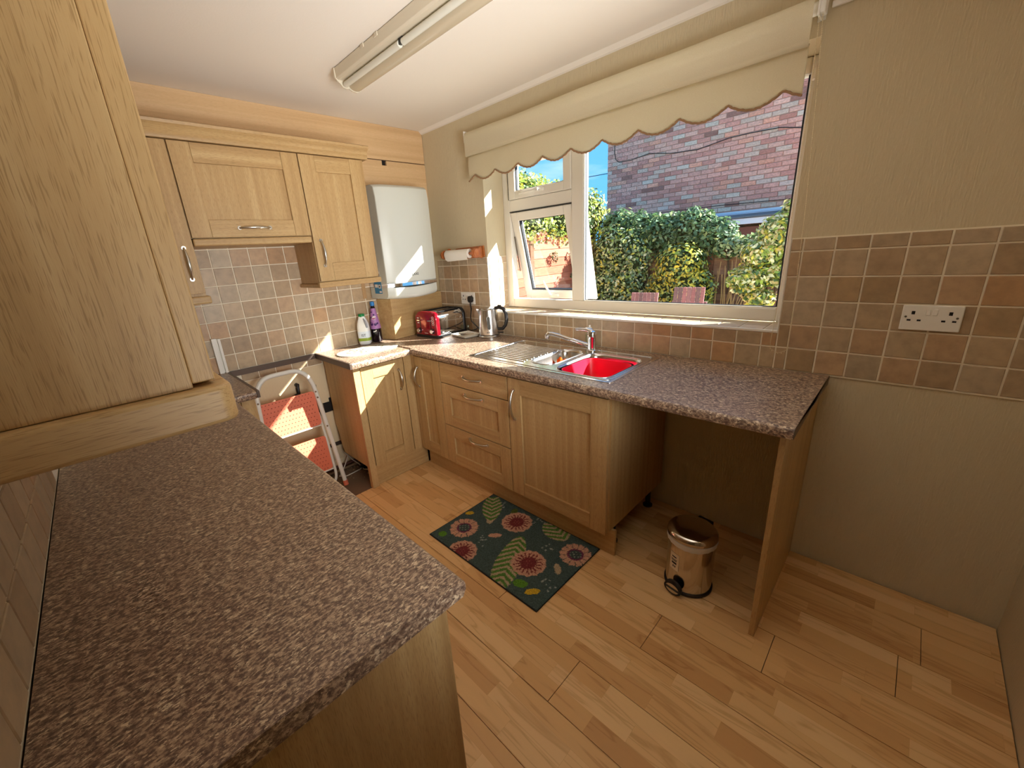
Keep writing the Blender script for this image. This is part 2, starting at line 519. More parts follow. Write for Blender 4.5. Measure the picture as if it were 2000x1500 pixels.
    def mesh(s, name, off=None, smooth=None, fix=True):
        me = bpy.data.meshes.new(name)
        v = s.v if off is None else [(p[0] - off[0], p[1] - off[1], p[2] - off[2]) for p in s.v]
        me.from_pydata(v, [], s.f)
        if fix:
            bm = bmesh.new(); bm.from_mesh(me)
            bmesh.ops.recalc_face_normals(bm, faces=bm.faces)
            bm.to_mesh(me); bm.free()
        if smooth is not None:
            me.shade_smooth()
            me.set_sharp_from_angle(angle=math.radians(smooth))
        return me

OFF = {}
def root_of(o):
    while o.parent: o = o.parent
    return o
def link(name, me, m=None, parent=None, bevel=0.0, seg=2):
    o = bpy.data.objects.new(name, me)
    if m is not None and not me.materials: me.materials.append(m)
    C.objects.link(o)
    if parent is not None: o.parent = parent
    if bevel:
        b = o.modifiers.new('bevel', 'BEVEL'); b.width = bevel; b.segments = seg; b.limit_method = 'ANGLE'
        b.angle_limit = math.radians(40); b.harden_normals = False
    return o
def part(name, mb, m, parent, bevel=0.0, smooth=None, seg=2):
    off = OFF.get(root_of(parent).name, (0, 0, 0))
    return link(name, mb.mesh(name, off, smooth), m, parent, bevel, seg)
def thing(name, label, cat, loc, group=None, rotz=0.0, local=False):
    """an empty at the base of a thing; its parts are given in world coordinates unless local"""
    o = bpy.data.objects.new(name, None); C.objects.link(o)
    o.empty_display_size = 0.05
    o.location = loc; o.rotation_euler = (0, 0, rotz)
    o['label'] = label; o['category'] = cat
    if group: o['group'] = group
    OFF[o.name] = (0, 0, 0) if local else tuple(loc)
    return o
def solo(name, mb, m, label, cat, loc, group=None, bevel=0.0, smooth=None):
    me = mb.mesh(name, loc, smooth)
    o = link(name, me, m, None, bevel); o.location = loc
    o['label'] = label; o['category'] = cat
    if group: o['group'] = group
    return o
def struct(name, mb, m, bevel=0.0, smooth=None, parent=None):
    o = link(name, mb.mesh(name, None, smooth), m, parent, bevel)
    o['kind'] = 'structure'
    return o
def text(name, s, size, m, parent, loc, X, Y, depth=0.0004, align='CENTER'):
    cu = bpy.data.curves.new(name, 'FONT'); cu.body = s; cu.size = size
    cu.align_x = align; cu.align_y = 'CENTER'; cu.extrude = depth; cu.resolution_u = 3
    tmp = bpy.data.objects.new(name + '_tmp', cu); C.objects.link(tmp)
    dg = bpy.context.evaluated_depsgraph_get(); dg.update()
    me = bpy.data.meshes.new_from_object(tmp.evaluated_get(dg))
    bpy.data.objects.remove(tmp)
    X = Vector(X).normalized(); Y = Vector(Y).normalized(); Z = X.cross(Y)
    off = OFF.get(root_of(parent).name, (0, 0, 0))
    L = Vector(loc) - Vector(off)
    me.transform(Matrix(((X.x, Y.x, Z.x, L.x), (X.y, Y.y, Z.y, L.y), (X.z, Y.z, Z.z, L.z), (0, 0, 0, 1))))
    me.materials.clear()
    return link(name, me, m, parent)
def rrect(x0, x1, y0, y1, r, n=5):
    pts = []
    for cx, cy, a0 in ((x1 - r, y1 - r, 0), (x0 + r, y1 - r, 90), (x0 + r, y0 + r, 180), (x1 - r, y0 + r, 270)):
        for k in range(n + 1):
            a = math.radians(a0 + 90 * k / n); pts.append((cx + r * math.cos(a), cy + r * math.sin(a)))
    return pts
def pick(p, w=None):
    return R.choices(p, w)[0]
def jit(c, a=0.08):
    k = 1 + R.uniform(-a, a); return (min(1, c[0] * k), min(1, c[1] * k), min(1, c[2] * k), 1.0)

# ------------------------------------------------------------------ room shell
LX, W, H = 3.321, -2.372, 2.417
WX0, WX1, WZ0, WZ1 = 0.660, 2.480, 1.078, 2.170    # window opening
floor = struct('floor', MB().box(-0.2, LX + 1.4, W - 1.6, 0.3, -0.14, -0.012), mat('floor_screed', S(90, 66, 44), 0.9))
struct('ceiling', MB().box(-0.25, LX + 1.4, W - 1.6, 0.3, H, H + 0.2), M_ceil)
wall_back = struct('wall_back', MB().box(-0.25, WX0, 0, 0.3, -0.1, H).box(WX1, LX + 0.2, 0, 0.3, -0.1, H)
                   .box(WX0, WX1, 0, 0.3, -0.1, WZ0).box(WX0, WX1, 0, 0.3, WZ1, H), M_wall)
wall_left = struct('wall_left', MB().box(-0.2, 0, W - 0.2, 0.0, -0.1, H), M_plaster)
wall_front = struct('wall_front', MB().box(-0.2, 2.40, W - 0.2, W, -0.1, H).box(2.40, LX, W - 0.2, W, 2.06, H), M_wall)  # unseen opening added here for light from the hall
struct('wall_right', MB().box(LX, LX + 0.12, -1.0, 0, -0.1, H).box(LX, LX + 0.12, W, -1.0, 2.08, H), M_wall)  # opening added out of view for the fill lamps
struct('wall_added_hall', MB().box(LX + 1.3, LX + 1.4, W - 1.6, -0.9, -0.1, H).box(LX + 0.12, LX + 1.4, -1.0, -0.9, -0.1, H).box(LX + 0.1, LX + 0.15, W - 1.6, W, -0.1, H).box(LX + 0.12, LX + 1.4, W - 0.2, W, -0.1, H).box(1.6, 1.7, W - 1.6, W - 0.2, -0.1, H).box(1.6, LX + 0.4, W - 1.6, W - 1.5, -0.1, H), M_wall)  # unseen hall shell invented to enclose the fill lamps
# narrow cove where the ceiling meets the window wall
struct('trim_1', MB().prism([(0, H), (0, H - 0.022), (-0.012, H - 0.018), (-0.03, H)], 'x', 0.02, LX), M_ceil)

# floor boards
ys = [0.0] + [-0.183 - 0.1985 * k for k in range(0, 12)]
ends = {1: [3.12], 2: [3.063], 3: [2.725], 4: [2.368], 0: [2.66]}
for i in range(len(ys) - 1):
    y1, y0 = ys[i], max(ys[i + 1], W)
    if y1 - y0 < 0.02: continue
    x0 = 0.472
    js = ends.get(i, [3.0 - 0.43 * ((i * 3) % 5) * 0.6])
    xs = [x0]
    e = js[0]
    cuts = []
    while e > x0 + 0.08: cuts.append(e); e -= 1.21
    e = js[0] + 1.21
    while e < LX - 0.05: cuts.append(e); e += 1.21
    xs = [x0] + sorted(cuts) + [LX - 0.003]
    for a, b in zip(xs[:-1], xs[1:]):
        g = 0.0012
        mb = MB().box(a + g, b - g, y0 + g, y1 - g - (0.006 if i == 0 else 0), -0.012, R.uniform(-0.0006, 0.0004))
        o = link('plank', mb.mesh('plank'), M_floor, floor)
struct('trim_2', MB().box(0.0, 0.472, -1.70, -0.02, -0.012, -0.003), M_vinyl)   # old vinyl where the boards stop

# ------------------------------------------------------------------ tiles
TP, TZ = 0.1024, 0.1018
PAL = [S(184, 160, 128), S(176, 150, 118), S(187, 156, 122), S(184, 164, 136), S(172, 145, 110), S(188, 150, 110), S(180, 158, 128)]
PW = [5, 4, 3, 3, 2, 1.6, 3]
G = 0.0028
TILE_CACHE = {}
def tile(parent, face, p, u0, u1, v0, v1, t=0.0035, pal=PAL):
    """one tile with a chamfered front; face gives the way it looks"""
    u0 += G; u1 -= G; v0 += G; v1 -= G
    if u1 - u0 < 0.006 or v1 - v0 < 0.006: return
    w, h = u1 - u0, v1 - v0
    key = (face, round(w, 4), round(h, 4))
    if key not in TILE_CACHE:
        c = 0.0016
        l0 = [(-w / 2, -h / 2), (w / 2, -h / 2), (w / 2, h / 2), (-w / 2, h / 2)]
        l2 = [(-w / 2 + c, -h / 2 + c), (w / 2 - c, -h / 2 + c), (w / 2 - c, h / 2 - c), (-w / 2 + c, h / 2 - c)]
        def F(q, d):
            if face == 'y-': return (q[0], -d, q[1])
            if face == 'y+': return (q[0], d, q[1])
            if face == 'x+': return (d, q[0], q[1])
            return (q[0], q[1], d)
        mb = MB().loft([[F(q, -0.002) for q in l0], [F(q, t - c) for q in l0], [F(q, t) for q in l2]], cap0=False)
        me = mb.mesh('tile'); me.materials.append(M_tile)
        TILE_CACHE[key] = me
    o = bpy.data.objects.new('tile', TILE_CACHE[key]); C.objects.link(o); o.parent = parent
    cu, cv = (u0 + u1) / 2, (v0 + v1) / 2
    o.location = {'y-': (cu, p, cv), 'y+': (cu, p, cv), 'x+': (p, cu, cv), 'z+': (cu, cv, p)}[face]
    o.color = jit(pick(pal, PW), 0.07)

zr = [0.91 + TZ * r for r in range(0, 6)] + [1.470]
part('grout', MB().box(WX1, LX, -0.0055, 0, 0.905, 1.472).box(WX0, WX1, -0.0055, 0, 0.905, 1.074).box(0.06, WX0 - 0.004, -0.0055, 0, 0.905, 1.468), M_grout, wall_back)
xs_r = [2.484] + [2.5266 + TP * k for k in range(0, 8)] + [LX]
for a, b in zip(xs_r[:-1], xs_r[1:]):
    for z0, z1 in zip(zr[:-1], zr[1:]): tile(wall_back, 'y-', -0.0055, a, b, z0, z1)
xs_m = sorted([2.484] + [2.5266 - TP * k for k in range(1, 19)])
for a, b in zip(xs_m[:-1], xs_m[1:]):
    tile(wall_back, 'y-', -0.0055, a, b, zr[0], zr[1]); tile(wall_back, 'y-', -0.0055, a, b, zr[1], 1.074)
xs_l = [0.06, 0.1328] + [0.1328 + TP * k for k in range(1, 5)] + [0.656]
for a, b in zip(xs_l[:-1], xs_l[1:]):
    for z0, z1 in zip(zr[:-1], zr[1:]): tile(wall_back, 'y-', -0.0055, a, b, z0, z1 if z1 < 1.46 else 1.467)
# sill and left reveal of the window
part('grout', MB().box(WX0, WX1, -0.004, 0.19, 1.070, 1.0805).box(WX0, WX0 + 0.0045, 0, 0.19, 1.078, 1.47), M_grout, wall_back)
SPAL = [S(208, 186, 156), S(200, 176, 146), S(206, 180, 150)] * 2 + [S(196, 178, 152)]
for a, b in zip([WX0] + xs_m[:-1], xs_m):
    tile(wall_back, 'z+', 1.0805, a, min(b, WX1 - 0.002), 0.0, 0.094, pal=SPAL); tile(wall_back, 'z+', 1.0805, a, min(b, WX1 - 0.002), 0.094, 0.19, pal=SPAL)
for z0, z1 in zip([1.086, 1.114, 1.216, 1.318, 1.420], [1.114, 1.216, 1.318, 1.420, 1.468]):
    tile(wall_back, 'x+', WX0 + 0.0045, 0.002, 0.096, z0, z1, pal=SPAL); tile(wall_back, 'x+', WX0 + 0.0045, 0.096, 0.188, z0, z1, pal=SPAL)
# white edging where tiles turn the corner
struct('trim_3', MB().box(WX0 - 0.003, WX1 + 0.004, -0.0105, 0.0, 1.0735, 1.085).box(WX1 - 0.001, WX1 + 0.0045, -0.0105, 0.0, 1.085, 1.473)
       .box(WX0 - 0.004, WX0 + 0.004, -0.0105, 0.0, 1.085, 1.470), M_white, 0.002)
# left wall
part('grout', MB().box(0, 0.0045, -2.36, -0.02, 0.905, 1.74).box(0, 0.0045, -1.66, -1.08, 0.826, 0.905), M_grout, wall_left)
yl = sorted([-0.7733 + TP * k for k in range(-15, 8)] + [-0.02])
for a, b in zip(yl[:-1], yl[1:]):
    if b > -0.55: continue
    for r in range(0, 8):
        z0, z1 = 0.91 + TZ * r, 0.91 + TZ * (r + 1)
        if b < -1.75 and r > 5: continue
        tile(wall_left, 'x+', 0.0045, a, b, z0, z1)
    if -1.66 < a and b < -1.08: tile(wall_left, 'x+', 0.0045, a, b, 0.828, 0.906)
# near wall above the foreground worktop
part('grout', MB().box(0.34, 2.9, W, W + 0.0055, 0.905, 1.40), M_grout, wall_front)
for k in range(0, 17):
    a = 2.86 - TP * k
    for z0, z1 in zip([0.915, 1.022, 1.124, 1.226], [1.022, 1.124, 1.226, 1.328]): tile(wall_front, 'y+', W + 0.0055, a - TP, a, z0, z1)

# ------------------------------------------------------------------ window
win = bpy.data.objects.new('window_1', None); C.objects.link(win); win['kind'] = 'structure'
win.location = (1.57, 0.19, 1.085); OFF[win.name] = tuple(win.location)
FY0, FY1 = 0.19, 0.25
bz0, bz1 = 1.087, 1.152                               # bottom rail
def bar(x0, x1, z0, z1, y0=FY0, y1=FY1):
    return MB().box(x0, x1, y0, y1, z0, z1)
for nm, b in (('frame', bar(WX0, 0.724, 1.087, WZ1)), ('frame', bar(2.428, WX1, 1.087, WZ1)), ('frame', bar(0.724, 2.428, bz0, bz1)),
              ('frame', bar(0.724, 2.428, 2.108, WZ1)), ('mullion', bar(1.256, 1.345, bz1, 2.108)), ('transom', bar(0.724, 1.256, 1.768, 1.846))):
    part(nm, b, M_upvc, win, 0.006)
# mitre joints drawn as fine recessed lines are left to the bevels; gaskets round the fixed pane
part('gasket', MB().box(1.345, 1.352, 0.205, 0.216, bz1, 2.108).box(2.42, 2.428, 0.205, 0.216, bz1, 2.108).box(1.345, 2.428, 0.205, 0.216, bz1, 1.160), M_gasket, win)
part('pane', MB().box(1.350, 2.424, 0.210, 0.214, bz1 + 0.002, 2.106), M_glass, win)
part('glazing_bead', MB().box(1.345, 1.3505, 0.196, 0.206, bz1, 2.108).box(1.345, 2.428, 0.196, 0.206, bz1, 1.157), M_white, win)
# top light
sash = part('sash', MB().box(0.724, 0.786, 0.182, 0.235, 1.848, 2.106).box(1.198, 1.256, 0.182, 0.235, 1.848, 2.106)
            .box(0.786, 1.198, 0.182, 0.235, 1.848, 1.902).box(0.786, 1.198, 0.182, 0.235, 2.06, 2.106), M_upvc, win, 0.005)
part('gasket', MB().box(0.786, 0.792, 0.197, 0.215, 1.902, 2.06).box(0.722, 0.7245, 0.181, 0.20, 1.848, 2.106).box(0.786, 1.198, 0.197, 0.212, 1.902, 1.906), M_gasket, sash)
part('pane', MB().box(0.788, 1.197, 0.205, 0.209, 1.904, 2.062), M_glass, sash)
hd = MB().box(0.965, 1.045, 0.170, 0.184, 1.868, 1.890).box(0.985, 1.015, 0.150, 0.172, 1.870, 1.889)
hd.tube([(1.00, 0.156, 1.880), (0.95, 0.152, 1.879), (0.87, 0.154, 1.876), (0.845, 0.16, 1.875)], [0.0085, 0.0085, 0.008, 0.006], 8)
part('handle', hd, M_white, sash, 0.003)
# lower casement, hinged at its head and pushed open
ang = math.radians(13.5)
hinge = Matrix.Translation((0, 0.205, 1.766)) @ Matrix.Rotation(ang, 4, 'X') @ Matrix.Translation((0, -0.205, -1.766))
sb = MB().box(0.728, 0.790, 0.186, 0.240, 1.128, 1.764).box(1.192, 1.252, 0.186, 0.240, 1.128, 1.764)
sb.box(0.790, 1.192, 0.186, 0.240, 1.128, 1.190).box(0.790, 1.192, 0.186, 0.240, 1.706, 1.764)
sb.box(0.700, 0.745, 0.252, 0.276, 1.105, 1.768).box(1.262, 1.312, 0.252, 0.276, 1.105, 1.768).box(0.745, 1.262, 0.252, 0.276, 1.105, 1.16).box(0.745, 1.262, 0.252, 0.276, 1.71, 1.768).box(1.230, 1.266, 0.236, 0.276, 1.12, 1.766)
sash2 = part('sash', sb.xf(hinge), M_upvc, win, 0.005)
part('gasket', MB().box(0.790, 0.798, 0.20, 0.222, 1.190, 1.706).box(0.790, 1.192, 0.20, 0.222, 1.190, 1.197).box(0.790, 1.192, 0.20, 0.222, 1.70, 1.706).xf(hinge), M_gasket, sash2)
part('pane', MB().box(0.792, 1.191, 0.212, 0.216, 1.192, 1.705).xf(hinge), M_glass, sash2)
hd = MB().box(0.975, 1.045, 0.172, 0.188, 1.148, 1.170)
hd.tube([(0.99, 0.176, 1.160), (0.985, 0.160, 1.172), (0.966, 0.152, 1.23), (0.950, 0.150, 1.275)], [0.009, 0.009, 0.008, 0.007], 8)
part('handle', hd.xf(hinge), M_white, sash2, 0.003)
part('hinge_arm', MB().tube([(0.735, 0.22, 1.60), (0.732, 0.268, 1.35)], 0.006, 6).tube([(1.246, 0.22, 1.60), (1.246, 0.268, 1.35)], 0.006, 6), M_steel, win)
part('gasket', MB().box(0.724, 1.256, 0.186, 0.192, 1.7635, 1.7685), M_gasket, win)

# ------------------------------------------------------------------ worktops
def nose(y, z0, z1, d, sgn):
    """rolled front edge: profile points from the top back to the bottom back; sgn is the way it faces"""
    r = 0.014
    pts = [(y, z1)]
    for k in range(0, 6):
        a = PI / 2 * (1 - k / 5); pts.append((y + sgn * (d - r + r * math.cos(a)), z1 - r + r * math.sin(a)))
    pts += [(y + sgn * d, z0 + 0.014), (y + sgn * (d - 0.008), z0), (y, z0)]
    return pts
WT0, WT1 = 0.870, 0.910
XE = 2.687
sink_out = rrect(1.05, 1.99, -0.585, -0.092, 0.03)
t = thing('worktop', 'long brown speckled worktop under the window, carrying the sink', 'worktop', (1.34, -0.34, WT0))
mb = MB().holed([(0.008, -0.0095), (XE, -0.0095), (XE, -0.655), (0.008, -0.655)], [sink_out], WT0, WT1)
mb.prism(nose(-0.655, WT0, WT1, 0.030, -1), 'x', 0.528, XE)
part('slab', mb, M_top, t, smooth=35)
part('end_strip', MB().prism(nose(-0.655, WT0 + 0.001, WT1 - 0.0005, 0.0295, -1)[::-1] + [(-0.0095, WT0 + 0.001), (-0.0095, WT1 - 0.0005)], 'x', XE, XE + 0.0012), M_strip, t)
t = thing('worktop', 'short brown speckled worktop right of the cooker gap, under the chopping board', 'worktop', (0.27, -0.9, WT0))
mb = MB().box(0.008, 0.512, -1.108, -0.686, WT0, WT1)
mb.prism([(p[0], p[1]) for p in nose(0.512, WT0, WT1, 0.030, 1)], 'y', -1.108, -0.6865)
part('slab', mb, M_top, t, smooth=35)
part('edge_strip', MB().box(0.008, 0.548, -1.124, -1.108, WT0 + 0.004, WT1 + 0.002), M_strip, t, 0.002)
t = thing('worktop', 'long brown speckled worktop in the foreground, running into the left corner', 'worktop', (1.2, -2.07, WT0))
mb = MB().box(0.008, 2.363, W + 0.0095, -1.802, WT0, WT1)
mb.prism(nose(-1.802, WT0, WT1, 0.030, 1), 'x', 0.615, 2.363)
mb.box(0.008, 0.590, -1.802, -1.664, WT0, WT1)
mb.prism(nose(0.590, WT0, WT1, 0.030, 1), 'y', -1.802, -1.664)
part('slab', mb, M_top2, t, smooth=35)
part('edge_strip', MB().box(0.008, 0.625, -1.664, -1.650, WT0 + 0.004, WT1 + 0.002), M_strip, t, 0.002)
part('end_strip', MB().prism([(W + 0.0095, WT0 + 0.001), (W + 0.0095, WT1 - 0.0005)] + nose(-1.802, WT0 + 0.001, WT1 - 0.0005, 0.0295, 1), 'x', 2.363, 2.3645), M_top2, t)
solo('wall_edging', MB().box(0.0085, 0.020, -1.649, -1.125, 0.876, 0.911), M_strip, 'dark metal strip along the tiles across the cooker gap', 'edging', (0.012, -1.39, 0.876), bevel=0.001)
solo('white_trunking', MB().box(0.0085, 0.030, -1.668, -1.654, 0.9112, 1.12).box(0.0085, 0.034, -1.700, -1.676, 0.9112, 1.125).box(0.0085, 0.014, -1.677, -1.667, 0.9112, 1.12),
     M_white, 'short white plastic trunking standing on the worktop in the left corner', 'trunking', (0.02, -1.68, 0.911), bevel=0.0015)

# ------------------------------------------------------------------ cabinet pieces
def FB(face, p, u0, u1, v0, v1, w0, w1, mb=None):
    """a box on a cabinet face: u across, v up, w outward from plane p"""
    mb = mb or MB()
    if face == 'y-': return mb.box(u0, u1, p - w0, p - w1, v0, v1)
    if face == 'y+': return mb.box(u0, u1, p + w0, p + w1, v0, v1)
    return mb.box(p + w0, p + w1, u0, u1, v0, v1)
def FP(face, p, u, v, w):
    if face == 'y-': return (u, p - w, v)
    if face == 'y+': return (u, p + w, v)
    return (p + w, u, v)
def horiz(face): return oakY if face == 'x+' else oakX
def handle(parent, face, p, cu, cv, L=0.15, vert=True):
    mb = MB(); pts = []; rs = []
    n = 14
    for i in range(n + 1):
        s = i / n; a = (s - 0.5) * L; w = 0.004 + 0.030 * math.sin(PI * s) ** 0.7
        pts.append(FP(face, p, cu + (0 if vert else a), cv + (a if vert else 0), w)); rs.append(0.0050 + 0.0030 * math.sin(PI * s))
    mb.tube(pts, rs, 8)
    for e in (pts[0], pts[-1]):
        nrm = {'y-': (0, -1, 0), 'y+': (0, 1, 0), 'x+': (1, 0, 0)}[face]
        b = Vector(e) - Vector(nrm) * 0.004
        mb.disc(b, nrm, 0.010, 0.006, 12)
    part('handle', mb, M_pewter, parent, smooth=50)
def shaker(name, cab, face, p, u0, u1, v0, v1, st=0.088, rt=0.088, rb=0.084, hnd=None, slab=False):
    g = 0.002; u0 += g; u1 -= g; v0 += g; v1 -= g; T = 0.021
    if slab:
        d = part(name, FB(face, p, u0, u1, v0, v1, 0, T), horiz(face), cab, 0.0015)
    else:
        d = part(name, FB(face, p, u0 + st - 0.004, u1 - st + 0.004, v0 + rb - 0.004, v1 - rt + 0.004, 0.001, 0.0085), oakZ, cab)
        part('stile', FB(face, p, u0, u0 + st, v0, v1, 0, T), oakZ, d, 0.0014)
        part('stile', FB(face, p, u1 - st, u1, v0, v1, 0, T), oakZ, d, 0.0014)
        part('rail', FB(face, p, u0 + st + 0.0006, u1 - st - 0.0006, v1 - rt, v1, 0, T - 0.0004), horiz(face), d, 0.0014)
        part('rail', FB(face, p, u0 + st + 0.0006, u1 - st - 0.0006, v0, v0 + rb, 0, T - 0.0004), horiz(face), d, 0.0014)
    if hnd: handle(d, face, {'y-': p - T, 'y+': p + T, 'x+': p + T}[face], *hnd)
    return d
def carcass(cab, x0, x1, y0, y1, z0, z1, top=True):
    T = 0.018
    mb = MB().box(x0, x0 + T, y0, y1, z0, z1).box(x1 - T, x1, y0, y1, z0, z1).box(x0 + T, x1 - T, y0, y1, z0, z0 + T).box(x0 + T, x1 - T, y1 - 0.006, y1, z0 + T, z1)
    if top: mb.box(x0 + T, x1 - T, y0, y1, z1 - T, z1)
    return part('carcass', mb, oakZ, cab)

PY = -0.624                                            # carcass front of the window run
BG = 'oak base units under the window worktop'
c1 = thing('base_cabinet', 'narrow oak base cabinet in the corner, left of the three drawers', 'cabinet', (0.645, -0.3, 0), BG)
carcass(c1, 0.502, 0.797, PY, -0.03, 0.15, 0.868)
shaker('door', c1, 'y-', PY, 0.502, 0.797, 0.136, 0.853, hnd=(0.547, 0.706, 0.14, True), st=0.085)
c2 = thing('drawer_unit', 'oak unit of three drawers with bow handles below the draining board', 'drawers', (1.1, -0.3, 0), BG)
carcass(c2, 0.799, 1.406, PY, -0.03, 0.15, 0.868)
shaker('drawer', c2, 'y-', PY, 0.799, 1.406, 0.713, 0.853, hnd=(1.115, 0.788, 0.16, False), slab=True)
shaker('drawer', c2, 'y-', PY, 0.799, 1.406, 0.417, 0.711, st=0.085, rt=0.085, rb=0.075, hnd=(1.115, 0.672, 0.16, False))
shaker('drawer', c2, 'y-', PY, 0.799, 1.406, 0.136, 0.415, st=0.085, rt=0.078, rb=0.075, hnd=(1.132, 0.377, 0.16, False))
c3 = thing('base_cabinet', 'wide oak base cabinet with one large door under the sink', 'cabinet', (1.72, -0.3, 0), BG)
carcass(c3, 1.408, 2.026, PY, -0.03, 0.15, 0.868, top=False)
shaker('door', c3, 'y-', PY, 1.408, 2.020, 0.136, 0.853, hnd=(1.453, 0.70, 0.17, True))
part('leg', MB().lathe([(0.026, 0.0), (0.026, 0.01), (0.015, 0.014), (0.015, 0.13), (0.026, 0.135), (0.026, 0.15)], (1.98, -0.09, 0), 14), M_black, c3, smooth=40)
part('leg', MB().lathe([(0.026, 0.0), (0.026, 0.01), (0.015, 0.014), (0.015, 0.13), (0.026, 0.135), (0.026, 0.15)], (1.98, -0.50, 0), 14), M_black, c3, smooth=40)
solo('plinth', MB().box(0.495, 2.046, -0.598, -0.582, 0.0005, 0.149), oakX, 'long oak plinth board along the floor under the drawers and sink cabinet', 'plinth', (1.27, -0.59, 0), bevel=0.001)
solo('plinth', MB().box(0.458, 0.474, -1.042, -0.600, 0.0005, 0.149), oakY, 'short oak plinth board below the little door beside the cooker gap', 'plinth', (0.466, -0.82, 0), bevel=0.001)
solo('corner_post', MB().box(0.476, 0.500, -0.645, -0.625, 0.136, 0.868).box(0.455, 0.476, -0.706, -0.625, 0.136, 0.868).box(0.476, 0.4775, -0.706, -0.645, 0.136, 0.868), oakZ,
     'slim oak corner post between the two cabinet runs', 'post', (0.48, -0.66, 0.136), bevel=0.001)
c4 = thing('base_cabinet', 'small oak base cabinet right of the cooker gap, its door half in sun', 'cabinet', (0.25, -0.9, 0))
T = 0.018
sd = [(0.455, 0.15), (0.455, 0.868), (0.03, 0.868), (0.03, 0.36), (0.055, 0.31), (0.065, 0.215), (0.10, 0.15)]
part('side_panel', MB().prism(sd, 'y', -1.078, -1.060), oakZ, c4)
part('carcass', MB().box(0.03, 0.455, -0.706, -0.688, 0.15, 0.868).box(0.10, 0.455, -1.06, -0.706, 0.15, 0.168).box(0.03, 0.036, -1.06, -0.706, 0.36, 0.868), oakZ, c4)
part('end_post', MB().box(0.456, 0.493, -1.086, -1.040, 0.0005, 0.868), oakZ, c4, 0.0015)
shaker('door', c4, 'x+', 0.456, -1.030, -0.710, 0.136, 0.853, hnd=(-0.755, 0.706, 0.14, True), st=0.08)
part('leg', MB().lathe([(0.03, 0.0), (0.03, 0.012), (0.017, 0.018), (0.017, 0.12), (0.03, 0.13), (0.03, 0.15)], (0.15, -0.98, 0), 14), M_black, c4, smooth=40)
solo('end_panel', MB().box(2.648, 2.667, -0.642, -0.002, 0.0005, 0.868), oakZ, 'tall pale oak end panel holding up the free end of the window worktop', 'panel', (2.657, -0.32, 0), bevel=0.0015)
# foreground run
c5 = thing('base_cabinet', 'oak base units below the foreground worktop, seen by their end panel', 'cabinet', (1.5, -2.08, 0))
part('end_panel', MB().box(2.330, 2.349, W + 0.004, -1.812, 0.0005, 0.868), oakZ, c5, 0.0015)
part('carcass', MB().box(0.604, 2.329, W + 0.01, -1.832, 0.15, 0.868), oakZ, c5)
part('plinth', MB().box(0.604, 2.329, -1.88, -1.865, 0.0005, 0.149), oakX, c5)
for k in range(3):
    a = 0.62 + 0.57 * k
    shaker('door', c5, 'y+', -1.832, a, a + 0.565, 0.136, 0.853, hnd=(a + 0.05, 0.70, 0.15, True))
c6 = thing('base_cabinet', 'sliver of oak base cabinet left of the cooker gap, under the corner of worktop', 'cabinet', (0.3, -1.75, 0))
part('carcass', MB().box(0.03, 0.565, -1.832, -1.672, 0.15, 0.868), oakZ, c6)
part('front_post', MB().box(0.566, 0.588, -1.735, -1.672, 0.0005, 0.868), oakZ, c6, 0.0015)
part('front_post', MB().box(0.566, 0.588, -1.811, -1.7375, 0.0005, 0.868), oakZ, c6, 0.0015)

# ------------------------------------------------------------------ wall units on the left wall
WG = 'oak wall units over the cooker gap'
CX = 0.306
def wallbox(cab, y0, y1, z0, z1):
    part('carcass', MB().box(0.0095, CX - 0.0005, y0, y1, z0, z1), oakZ, cab)
w1 = thing('wall_cabinet', 'short oak bridging wall cabinet with a lift-up door above the cooker gap', 'cabinet', (0.15, -1.41, 1.66), WG)
wallbox(w1, -1.706, -1.112, 1.666, 2.103)
shaker('door', w1, 'x+', CX, -1.706, -1.112, 1.666, 2.102, hnd=(-1.41, 1.712, 0.15, False))
part('pelmet', MB().box(0.0095, 0.322, -1.704, -1.114, 1.628, 1.664), oakY, w1, 0.008, seg=3)
w2 = thing('wall_cabinet', 'tall oak wall cabinet beside the white boiler', 'cabinet', (0.15, -0.91, 1.36), WG)
wallbox(w2, -1.110, -0.712, 1.386, 2.103)
shaker('door', w2, 'x+', CX, -1.110, -0.712, 1.398, 2.102, hnd=(-1.066, 1.565, 0.145, True), rt=0.086, rb=0.105, st=0.09)
part('pelmet', MB().box(0.30, 0.335, -1.125, -0.70, 1.362, 1.3955).box(0.0095, 0.30, -1.125, -1.10, 1.362, 1.3855), oakY, w2, 0.006)
w3 = thing('wall_cabinet', 'tall oak wall cabinet left of the bridging cabinet, half hidden by the foreground unit', 'cabinet', (0.15, -1.88, 1.36), WG)
wallbox(w3, -2.05, -1.708, 1.386, 2.103)
shaker('door', w3, 'x+', CX, -2.05, -1.708, 1.398, 2.102, hnd=(-1.752, 1.547, 0.15, True))
part('pelmet', MB().box(0.0095, 0.315, -2.05, -1.690, 1.345, 1.3855), oakY, w3, 0.008)
prof = [(0.0095, 2.1045), (0.338, 2.1045), (0.342, 2.118), (0.340, 2.130), (0.352, 2.148), (0.368, 2.160), (0.372, 2.172), (0.366, 2.176), (0.0095, 2.176)]
solo('cornice', MB().prism(prof, 'y', -2.05, -0.682), oakY, 'moulded oak cornice running along the top of the left wall cabinets', 'cornice', (0.19, -1.37, 2.104), smooth=30)
t = thing('bulkhead_board', 'long plain wood board between the wall cabinets and the ceiling', 'panel', (0.01, -1.0, 2.19))
part('board', MB().box(0.001, 0.019, -2.20, -0.002, 2.192, H - 0.001), beechY, t, 0.001)
t = thing('notched_board', 'pinkish wood board above the boiler with a dark notch in its top edge', 'panel', (0.01, -0.3, 1.99))
